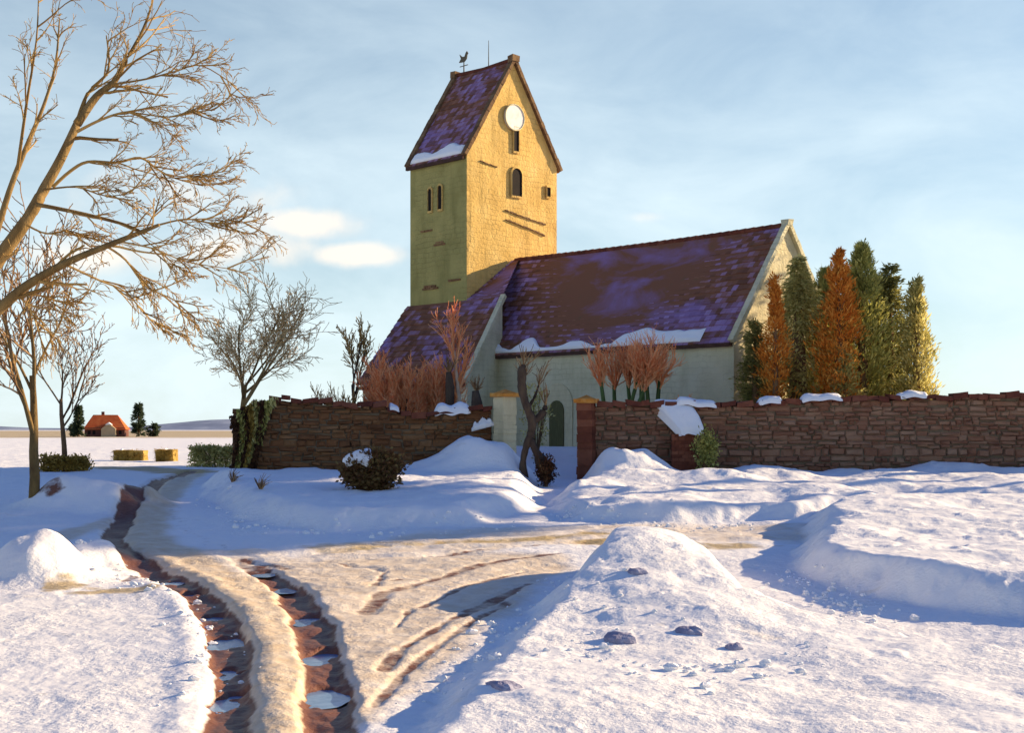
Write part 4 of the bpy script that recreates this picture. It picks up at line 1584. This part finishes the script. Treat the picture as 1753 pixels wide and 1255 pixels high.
# gnarled tree in the gateway
q = hit(915, 826)
gn = empty('gnarled_tree', (q.x, q.y, q.z))
YG = q.y
m_ = MB()


def gtube(pts, rads):
    w = [P(x, y, YG + dy) for x, y, dy in pts]
    sm, rs = [], []
    for i in range(len(w) - 1):
        for k in range(4):
            t = k / 4
            p0, p1, p2, p3 = w[max(i - 1, 0)], w[i], w[i + 1], w[min(i + 2, len(w) - 1)]
            sm.append(.5 * ((2 * p1) + (p2 - p0) * t + (2 * p0 - 5 * p1 + 4 * p2 - p3) * t * t + (3 * p1 - p0 - 3 * p2 + p3) * t ** 3))
            rs.append((rads[i] + (rads[i + 1] - rads[i]) * t) * random.uniform(.88, 1.12))
    sm.append(w[-1])
    rs.append(rads[-1])
    m_.tube(sm, [q_ * .84 for q_ in rs], 9)


gtube([(898, 822, 0), (895, 795, 0), (900, 768, .05), (909, 742, .1), (911, 722, .1), (904, 702, .05), (896, 680, 0), (893, 655, 0), (894, 634, 0), (896, 624, 0)],
      [.16, .12, .12, .15, .18, .15, .14, .17, .16, .07])
gtube([(910, 724, .1), (922, 715, .15), (931, 704, .2), (934, 694, .2)], [.15, .12, .13, .06])
gtube([(906, 748, .1), (916, 770, 0), (926, 790, -.05), (934, 822, -.1)], [.12, .13, .22, .2])
gtube([(903, 700, .05), (915, 680, .2), (922, 660, .25)], [.07, .05, .03])
m_.build('trunk', M['bark_dark'], gn, True, True)
m_ = MB()
for k in range(26):
    b0_ = random.choice([P(896, 628, YG), P(934, 694, YG + .2), P(922, 660, YG + .25), P(894, 650, YG)])
    dd = rnd_dir(Vector((.25, 0, .95)).normalized(), R(random.uniform(8, 60)))
    grow(m_, m_, b0_, dd, random.uniform(.25, .7), .018, 2, 3, dict(SH, rmin=.009, kids=[0, 0, 4], start=[0, 0, .15], len=[0, 0, .55]))
m_.build('crown', M['twig_brown'], gn, False, True)
tag(gn, 'gnarled dark forked tree standing in the gateway by the pale pillar', 'tree')


# ------------------------------------------------------------------ leafy masses
def spray(mb, p, d, L, w, t):
    """one leafy spray: two bent leaf faces"""
    d = d.normalized()
    s = rnd_dir(d, R(90))
    n = d.cross(s)
    m = p + d * L * .5 + n * L * random.uniform(-.12, .12)
    e = p + d * L
    mb.add([p, m + s * w / 2, e, m - s * w / 2], [(0, 1, 2, 3)], t)


def tnoise(p, s, seed):
    return float(vnoise(np.array([p.x * s + p.y * s * .7]), np.array([p.z * s + p.y * s * .4]), 1.0, seed)[0]) + .5


def evergreen(name, px, base_py, top_py, Y, rad, label, mat, n=3200, shape='column', trunk='bark_brown', leaf=.34, group=None, base_z=None, droop=.0, power=.75, cat='tree'):
    q = P(px, base_py, Y)
    z0 = hz(q.x, q.y) if base_z is None else base_z
    zt = EYE + (HZ - top_py) / F * Y
    H = zt - z0
    root = empty(name, (q.x, q.y, z0))
    seed = random.randint(1, 50)
    tk, cr = MB(), MB()
    tk.tube([(0, 0, -.2), (.02, 0, H * .5), (0, .02, H * .93)], [rad * .14 + .03, rad * .09 + .02, .012], 7)
    # boughs carry the sprays, so the outline is ragged with gaps
    n = int(n * 2.6)
    fine = name == 'conifer_tree'
    lf = leaf * (.62 if fine else 1)
    nb = int(n / 26)
    for b in range(nb):
        t = random.random() ** (.95)
        if shape == 'column':
            env = rad * min(1, (1 - t) * 2.0) ** .85 * (.72 + .28 * min(1, t * 7))
        elif shape == 'cone':
            env = rad * (1 - t) ** power
        else:
            env = rad * math.sqrt(max(0, 1 - (2 * t - 1) ** 2)) + .02
        a = random.uniform(0, 2 * math.pi)
        env *= (.62 + .9 * float(vnoise(np.array([a * 1.3]), np.array([t * 7.]), 1., seed)[0]) + random.uniform(-.1, .16))
        zb = H * (.02 + .96 * t)
        L = max(env, .06)
        base = Vector((0, 0, zb - L * .25))
        out = Vector((math.cos(a), math.sin(a), (.75 if shape == 'column' else (.15 - droop)))).normalized()
        clump = random.random() * .55
        if b % 5 == 0:
            tk.tube([base, base + out * L * .95], [.018, .006], 4)
        for k in range(26):
            f = .35 + .65 * random.random() ** .7
            p = base + out * L * f + Vector((random.gauss(0, 1), random.gauss(0, 1), random.gauss(0, 1))) * (.06 + .08 * L)
            if p.z < .0:
                p.z = random.uniform(0, .15)
            d = (out + Vector((random.gauss(0, .5), random.gauss(0, .5), random.gauss(0, .4) - droop * f + (.5 if shape == 'column' else 0)))).normalized()
            spray(cr, p, d, lf * random.uniform(.5, 1.25), lf * random.uniform(.16, .34), min(1, clump + random.random() * .45))
    tk.build('trunk', M[trunk], root, True)
    cr.build('crown', mat, root)
    tag(root, label, cat, group)
    return root


EV = 'evergreens at the right of the church'
evergreen('conifer_tree', 1292, 690, 548, 47.2, 1.27, 'dark green conifer standing close to the pale gable', M['fol_dark'], 2600, 'cone', group=EV, leaf=.3)
evergreen('conifer_tree', 1327, 690, 470, 46.4, 0.82, 'slim orange conifer in front of the church gable', M['fol_orange'], 2600, 'column', group=EV, leaf=.28)
evergreen('conifer_tree', 1366, 690, 432, 47.9, 2.99, 'broad olive conifer with arching boughs beside the gable', M['fol_olive'], 5200, 'cone', group=EV, droop=.35, leaf=.36, power=.8)
evergreen('conifer_tree', 1412, 690, 455, 49.0, 1.65, 'dark green conifer between the olive and the tall orange tree', M['fol_green'], 3200, 'column', group=EV)
evergreen('conifer_tree', 1436, 690, 428, 46.6, 1.36, 'tall bright orange conifer right of the church', M['fol_orange'], 3800, 'column', group=EV, leaf=.3)
evergreen('conifer_tree', 1476, 690, 415, 47.4, 1.77, 'tall dark green conifer right of the bright orange one', M['fol_green'], 4600, 'column', group=EV)
evergreen('conifer_tree', 1446, 690, 600, 46.0, 1.24, 'low bushy yellow green conifer before the orange trunk', M['fol_olive'], 1800, 'cone', group=EV, leaf=.28)
evergreen('conifer_tree', 1524, 690, 452, 48.0, 1.51, 'broad dark conifer just beyond the tall green one', M['fol_dark'], 4200, 'cone', group=EV, power=.6)
evergreen('conifer_tree', 1568, 690, 478, 46.8, 1.27, 'rightmost olive conifer at the end of the row', M['fol_olive'], 3600, 'column', group=EV)

for (px, tp, Y, lb) in ((1455, 462, 50.4, 'pale olive conifer half hidden to the right of the bright orange one'), (1502, 470, 50.8, 'pale olive conifer between the two tall dark ones'),
                        (1404, 500, 50.3, 'pale olive conifer half hidden left of the bright orange one')):
    evergreen('conifer_tree', px, 690, tp, Y, 1.7, lb, M['fol_olive'], 2600, 'column', group=EV, leaf=.36)

# distant conifers beside the red house
evergreen('spruce_tree', 134, 737, 694, 290, 1.3, 'small spruce left of the red roofed house', M['fol_far'], 900, 'cone', leaf=.9, base_z=.3, group='spruces by the far house')
evergreen('spruce_tree', 237, 737, 692, 290, 1.6, 'small spruce right of the red roofed house', M['fol_far'], 900, 'cone', leaf=.9, base_z=.3, group='spruces by the far house')
evergreen('bush', 262, 737, 722, 300, 1.6, 'tiny dark bush on the horizon right of the house', M['fol_far'], 400, 'ball', leaf=.8, base_z=0, cat='bush')
evergreen('bush', 128, 737, 726, 296, 1.2, 'tiny dark bush on the horizon left of the house', M['fol_far'], 300, 'ball', leaf=.7, base_z=0, cat='bush')


def bush(name, px, base_py, top_py, Y, rx_, ry_, label, mat, n, leaf=.16, cat='bush', z0=None, flat=1.0):
    q = P(px, base_py, Y)
    zb = hz(q.x, q.y) if z0 is None else z0
    H = EYE + (HZ - top_py) / F * Y - zb
    root = empty(name, (q.x, q.y, zb))
    tk, cr = MB(), MB()
    for k in range(14):
        a = random.uniform(0, 2 * math.pi)
        e = Vector((math.cos(a) * rx_ * .7, math.sin(a) * ry_ * .7, H * random.uniform(.5, .9)))
        tk.tube([(0, 0, -.1), e * .5 + Vector((0, 0, .05)), e], [.035, .022, .01], 5)
    for k in range(int(n / 10)):
        u, v = random.uniform(-1, 1), random.uniform(0, 2 * math.pi)
        s = math.sqrt(1 - u * u)
        rr = random.random() ** .4 * random.uniform(.8, 1.1)
        c = Vector((s * math.cos(v) * rx_ * rr, s * math.sin(v) * ry_ * rr, H * .5 + u * H * .5 * rr))
        cl_ = random.random() * .5
        for j in range(10):
            p = c + Vector((random.gauss(0, 1), random.gauss(0, 1), random.gauss(0, 1))) * leaf * .6
            p.z = max(p.z, .01)
            spray(cr, p, (Vector((c.x, c.y, (c.z - H * .3))) + Vector((random.gauss(0, .6), random.gauss(0, .6), random.gauss(0, .6)))), leaf * random.uniform(.6, 1.2), leaf * random.uniform(.4, .7), min(1, cl_ + random.random() * .5))
    tk.build('stems', M['bark_brown'], root)
    cr.build('crown', mat, root)
    tag(root, label, cat)
    return root


gb = hit(636, 838)
rb_ = bush('bush', 636, 838, 774, gb.y, .68, .5, 'rounded dark brown bush against the left wall with snow on its shoulder', M['fol_umber'], 6500, .15)
Hb = EYE + (HZ - 774) / F * gb.y - gb.z
m_ = MB()
vs, fs = [], []
nu, nv = 22, 14
for i in range(nu + 1):
    for j in range(nv + 1):
        u, v = i / nu * 2 - 1, j / nv * 2 - 1
        az = R(222) + u * R(56) + R(10) * math.sin(v * 3)
        el = R(50) + v * R(33) + R(7) * math.sin(u * 5)
        e = max(0, 1 - u * u * (1 + .3 * math.sin(5 * v))) * max(0, 1 - v * v)
        k = .97 + .3 * e ** .5 + .05 * float(vnoise(np.array([u * 2.]), np.array([v * 2.]), 1.2, 33)[0])
        vs.append((.68 * math.cos(az) * math.cos(el) * k, .5 * math.sin(az) * math.cos(el) * k, Hb * .5 + Hb * .52 * math.sin(el) * k))
for i in range(nu):
    for j in range(nv):
        q0 = i * (nv + 1) + j
        fs.append((q0, q0 + nv + 1, q0 + nv + 2, q0 + 1))
m_.add(vs, fs, .5)
m_.build('snow_patch', M['snow'], rb_, True)
bush('bush', 935, 818, 780, YG - .25, .28, .25, 'small dark bush at the foot of the gnarled tree', M['fol_brown'], 1200, .10)
bush('bush', 1208, 800, 735, 43.3, .35, .3, 'olive ivy bush growing right of the brick buttress', M['fol_green'], 1500, .12)
bush('bush', 918, 690, 640, 49.5, .55, .4, 'thin olive bush behind the gnarled tree', M['fol_olive'], 700, .12)


def hedge(px0, px1, base_py, top_py, label, mat, Y=None, dep=.7, n=2600, leaf=.15):
    g = hit((px0 + px1) / 2, base_py)
    Y = g.y if Y is None else Y
    w = (px1 - px0) / F * Y / 2
    H = (base_py - top_py) / F * Y
    c = P((px0 + px1) / 2, base_py, Y)
    root = empty('hedge', (c.x, c.y, g.z))
    cr, st = MB(), MB()
    for k in range(int(w * 14)):
        x = random.uniform(-w, w)
        st.tube([(x, random.uniform(-.2, .2), -.1), (x + random.uniform(-.15, .15), random.uniform(-.3, .3), H * .8)], [.02, .01], 4)
    for k in range(int(n / 8)):
        c_ = Vector((random.uniform(-w, w), random.uniform(-dep / 2, dep / 2), H * random.random() ** .8))
        t0 = random.random() * .5
        for j in range(8):
            p = c_ + Vector((random.gauss(0, 1), random.gauss(0, 1), random.gauss(0, .8))) * leaf * .5
            p.z = max(p.z, 0.01)
            spray(cr, p, Vector((random.gauss(0, 1), random.gauss(0, 1), random.gauss(.5, .7))), leaf * random.uniform(.6, 1.2), leaf * random.uniform(.35, .6), min(1, t0 + random.random() * .5))
    st.build('stems', M['bark_brown'], root)
    cr.build('crown', mat, root)
    tag(root, label, 'hedge')


hedge(72, 148, 808, 784, 'low ochre hedge behind the small tree at left', M['fol_ochre'], n=3000)
hedge(328, 402, 800, 766, 'low olive brown hedge running up to the left wall', M['fol_olive'], n=3600)


# straw stacks in the field
def straw_stack(px0, px1, top_py, base_py, label):
    g = hit((px0 + px1) / 2, base_py)
    w = (px1 - px0) / F * g.y
    H = (base_py - top_py) / F * g.y
    root = empty('straw_stack', (g.x, g.y, g.z))
    m_ = MB()
    nx = max(2, int(w / .55))
    for i in range(nx):
        for j in range(2):
            x0 = -w / 2 + w * i / nx
            for k in range(2):
                m_.box((x0 + .01, -.5 + k * .5, j * H / 2 - .03), (x0 + w / nx - .01, -.02 + k * .5, (j + 1) * H / 2 - .04), jit=.03)
    m_.build('bales', M['straw'], root)
    m_ = MB()
    for k in range(500):
        p = Vector((random.uniform(-w / 2, w / 2), random.uniform(-.52, -.4), random.uniform(0, H)))
        spray(m_, p, Vector((random.gauss(0, 1), -.6, random.gauss(-.2, .6))), .22, .02, random.random())
    m_.build('loose_straw', M['fol_ochre'], root)
    wall_snow(root, -w / 2 - .12, -w / 2 + .35, None, z=lambda u: H - .1 - .2 * (1 - u), th=.2, dep=1.0)
    tag(root, label, 'straw stack', 'straw stacks in the snowy field')


straw_stack(198, 250, 770, 789, 'long low straw stack with a snowy left end in the field')
straw_stack(270, 301, 769, 790, 'short straw stack right of the longer one in the field')


# dry ivy hanging over the left end of the wall
IVX = .64
iv = empty('hanging_ivy', (WA.x, WA.y, 0), wall_l.rotation_euler.z)
for (x, L, w, mt, t_off) in ((.05, 1.75, .26, 'fol_brown', 0), (.3, 1.95, .22, 'fol_green', 0), (.52, 2.1, .24, 'fol_brown', 0), (.75, 2.35, .22, 'fol_ochre', 0),
                             (.98, 2.2, .2, 'fol_olive', 0), (1.2, 2.75, .22, 'fol_brown', 0), (1.45, 1.4, .2, 'fol_green', 0), (.62, 1.2, .2, 'fol_ochre', 0), (1.75, .8, .2, 'fol_olive', 0)):
    x, w, L = x * IVX, w * .62, L * random.uniform(.85, 1.1)
    m_ = MB()
    zt = lprof(x) + .1
    for k in range(int(260 * L)):
        t = random.random()
        p = Vector((x + .12 * math.sin(t * 4 + x) + random.gauss(0, w * .42 * (1 - .55 * t)), -.16 - random.random() * .22 * (1 - .4 * t), zt - L * t))
        spray(m_, p, Vector((random.gauss(0, .4), -.35, -1)), random.uniform(.10, .2), random.uniform(.05, .09), random.random())
    m_.build('strand', M[mt], iv)
tag(iv, 'dry brown and olive ivy hanging over the left end of the wall', 'ivy')

# dry grass poking from the snow below the ivy
for (px, py, lb) in ((398, 826, 'dry grass tuft in the snow below the ivy'), (446, 838, 'rusty weed stalk in the snow in front of the left wall')):
    g = hit(px, py)
    root = MB()
    for k in range(28):
        d = rnd_dir(Vector((.2, 0, 1)).normalized(), R(random.uniform(5, 45)))
        L = random.uniform(.2, .5)
        root.tube([Vector((g.x, g.y, g.z - .05)), g + d * L * .6, g + d * L + Vector((.05, 0, -.05))], [.012, .009, .004], 4)
    tag(root.build('grass_tuft', M['twig_brown']), lb, 'grass tuft')

# ------------------------------------------------------------------ far house
hc = P(183, 737, 300)
house = empty('farm_house', (hc.x, hc.y, -.2), R(8))
k = 300 / F
W2, D2 = 33 * k, 3.2
m_ = MB()
m_.box((-W2, -D2, 0), (W2, D2, 2.1))
m_.build('wall', M['brownwall'], house)
m_ = MB()
e = .35
zr = 4.9
vs = [(-W2 - e, -D2 - e, 1.7), (W2 + e, -D2 - e, 1.7), (W2 + e, D2 + e, 1.7), (-W2 - e, D2 + e, 1.7), (-W2 + 1.3, 0, zr), (W2 - 1.9, 0, zr)]
m_.add(vs, [(0, 1, 5, 4), (1, 2, 5), (2, 3, 4, 5), (3, 0, 4), (3, 2, 1, 0)], .6)
m_.build('roof', M['redroof'], house)
m_ = MB()
gx0 = .9
m_.add([(gx0 - 1.5, -D2 - .9, 0), (gx0 + 1.5, -D2 - .9, 0), (gx0 + 1.5, -D2 - .9, 1.9), (gx0, -D2 - .9, 3.0), (gx0 - 1.5, -D2 - .9, 1.9),
        (gx0 - 1.5, -D2 + .2, 0), (gx0 + 1.5, -D2 + .2, 0), (gx0 + 1.5, -D2 + .2, 1.9), (gx0, -D2 + 2.0, 3.0), (gx0 - 1.5, -D2 + .2, 1.9)],
       [(0, 1, 2, 3, 4), (1, 6, 7, 2), (5, 0, 4, 9), (2, 7, 8, 3), (4, 3, 8, 9)], .5)
m_.build('porch_wall', M['housewall'], house)
m_ = MB()
m_.add([(gx0 - .7, -D2 - 1.0, 2.72), (gx0 + .7, -D2 - 1.0, 2.72), (gx0, -D2 - 1.0, 3.25), (gx0 - .7, -D2 + 1.2, 2.72), (gx0 + .7, -D2 + 1.2, 2.72), (gx0, -D2 + 1.2, 3.25)],
       [(0, 1, 2), (0, 2, 5, 3), (2, 1, 4, 5)], .5)
m_.build('snow_patch', M['snow'], house)
for x in (-3.2, -2.2, 3.2):
    m_ = MB()
    m_.box((x - .3, -D2 - .05, .7), (x + .3, -D2 + .02, 1.5))
    m_.build('window', M['void'], house)
m_ = MB()
m_.box((-1.2, .3, 4.2), (-.6, .9, 5.6))
m_.build('chimney', M['brownwall'], house)
tag(house, 'small far farmhouse with bright orange red hipped roof on the horizon', 'house')

# ------------------------------------------------------------------ clods on the mound
for (px, py, sx, sy, sz, rot, lb) in ((1088, 982, .17, .09, .07, -35, 'thin blue grey ice clod near the top of the big mound'),
                                      (1060, 1097, .24, .15, .12, -35, 'largest dark clod on the front of the big mound'),
                                      (1180, 1084, .19, .10, .08, -30, 'slanting grey clod right of the largest one'),
                                      (1256, 1112, .11, .08, .07, -10, 'smallest clod, farthest right on the mound'),
                                      (862, 1178, .19, .10, .08, -20, 'low violet clod at the left foot of the mound')):
    g = hit(px, py)
    root = MB()
    vs, fs = [], []
    nu, nv = 14, 9
    for i in range(nv + 1):
        for j in range(nu):
            th, ph = math.pi * i / nv, 2 * math.pi * j / nu
            p = Vector((math.sin(th) * math.cos(ph), math.sin(th) * math.sin(ph), math.cos(th)))
            k_ = 1 + .5 * float(vnoise(np.array([p.x * 1.8 + p.z]), np.array([p.y * 1.8 - p.z]), 1.3, int(px))[0])
            vs.append(Matrix.Rotation(R(rot), 3, 'Z') @ Vector((p.x * sx * k_, p.y * sy * k_ * 1.3, p.z * sz * k_)))
    for i in range(nv):
        for j in range(nu):
            fs.append((i * nu + j, (i + 1) * nu + j, (i + 1) * nu + (j + 1) % nu, i * nu + (j + 1) % nu))
    root.add(vs, fs, .4)
    o = root.build('snow_clod', M['clod'])
    o.location = (g.x, g.y, g.z - sz * .15)
    tag(o, lb, 'snow clod', 'clods on the snow mound')

# ------------------------------------------------------------------ unseen pines added beyond the right edge to shade the left bank
e1, e2 = SUN_H, Vector((SUN_H.y, -SUN_H.x, 0))
tan_el = math.tan(R(SUN_EL))
S0 = 45.0
for i, c in enumerate((-42.0, -39.0, -36.0, -33.4, -31.0, -28.6)):
    q = e1 * (S0 + random.uniform(-1, 1)) + e2 * c
    root = empty('shade_pine', (q.x, q.y, hz(q.x, q.y)))
    zb, zt = (S0 - 13) * tan_el, (S0 - 0) * tan_el
    tk, cr = MB(), MB()
    tk.tube([(0, 0, -.3), (.1, .05, zb * .5), (0, .1, zb), (.05, 0, zt - .6)], [.26, .22, .18, .05], 9)
    for b in range(150):
        t = random.random()
        a = random.uniform(0, 2 * math.pi)
        rr = 1.75 * math.sqrt(max(0, 1 - (2 * t - 1) ** 2)) * random.uniform(.5, 1.05) + .1
        p0 = Vector((0, 0, zb + (zt - zb) * t))
        e = p0 + Vector((math.cos(a) * rr, math.sin(a) * rr, .3))
        if b % 3 == 0:
            tk.tube([p0 - Vector((0, 0, .25)), e], [.05, .012], 4)
        for k in range(22):
            p = p0.lerp(e, random.uniform(.3, 1)) + Vector((random.gauss(0, .25), random.gauss(0, .25), random.gauss(0, .18)))
            spray(cr, p, Vector((math.cos(a) + random.gauss(0, .5), math.sin(a) + random.gauss(0, .5), .4)), random.uniform(.3, .55), random.uniform(.14, .24), random.random())
    tk.build('trunk', M['bark_brown'], root, True)
    cr.build('crown', M['fol_green'], root)
    tag(root, 'unseen high-crowned pine added to shade the left bank', 'tree', 'added shade pines beyond the right edge')
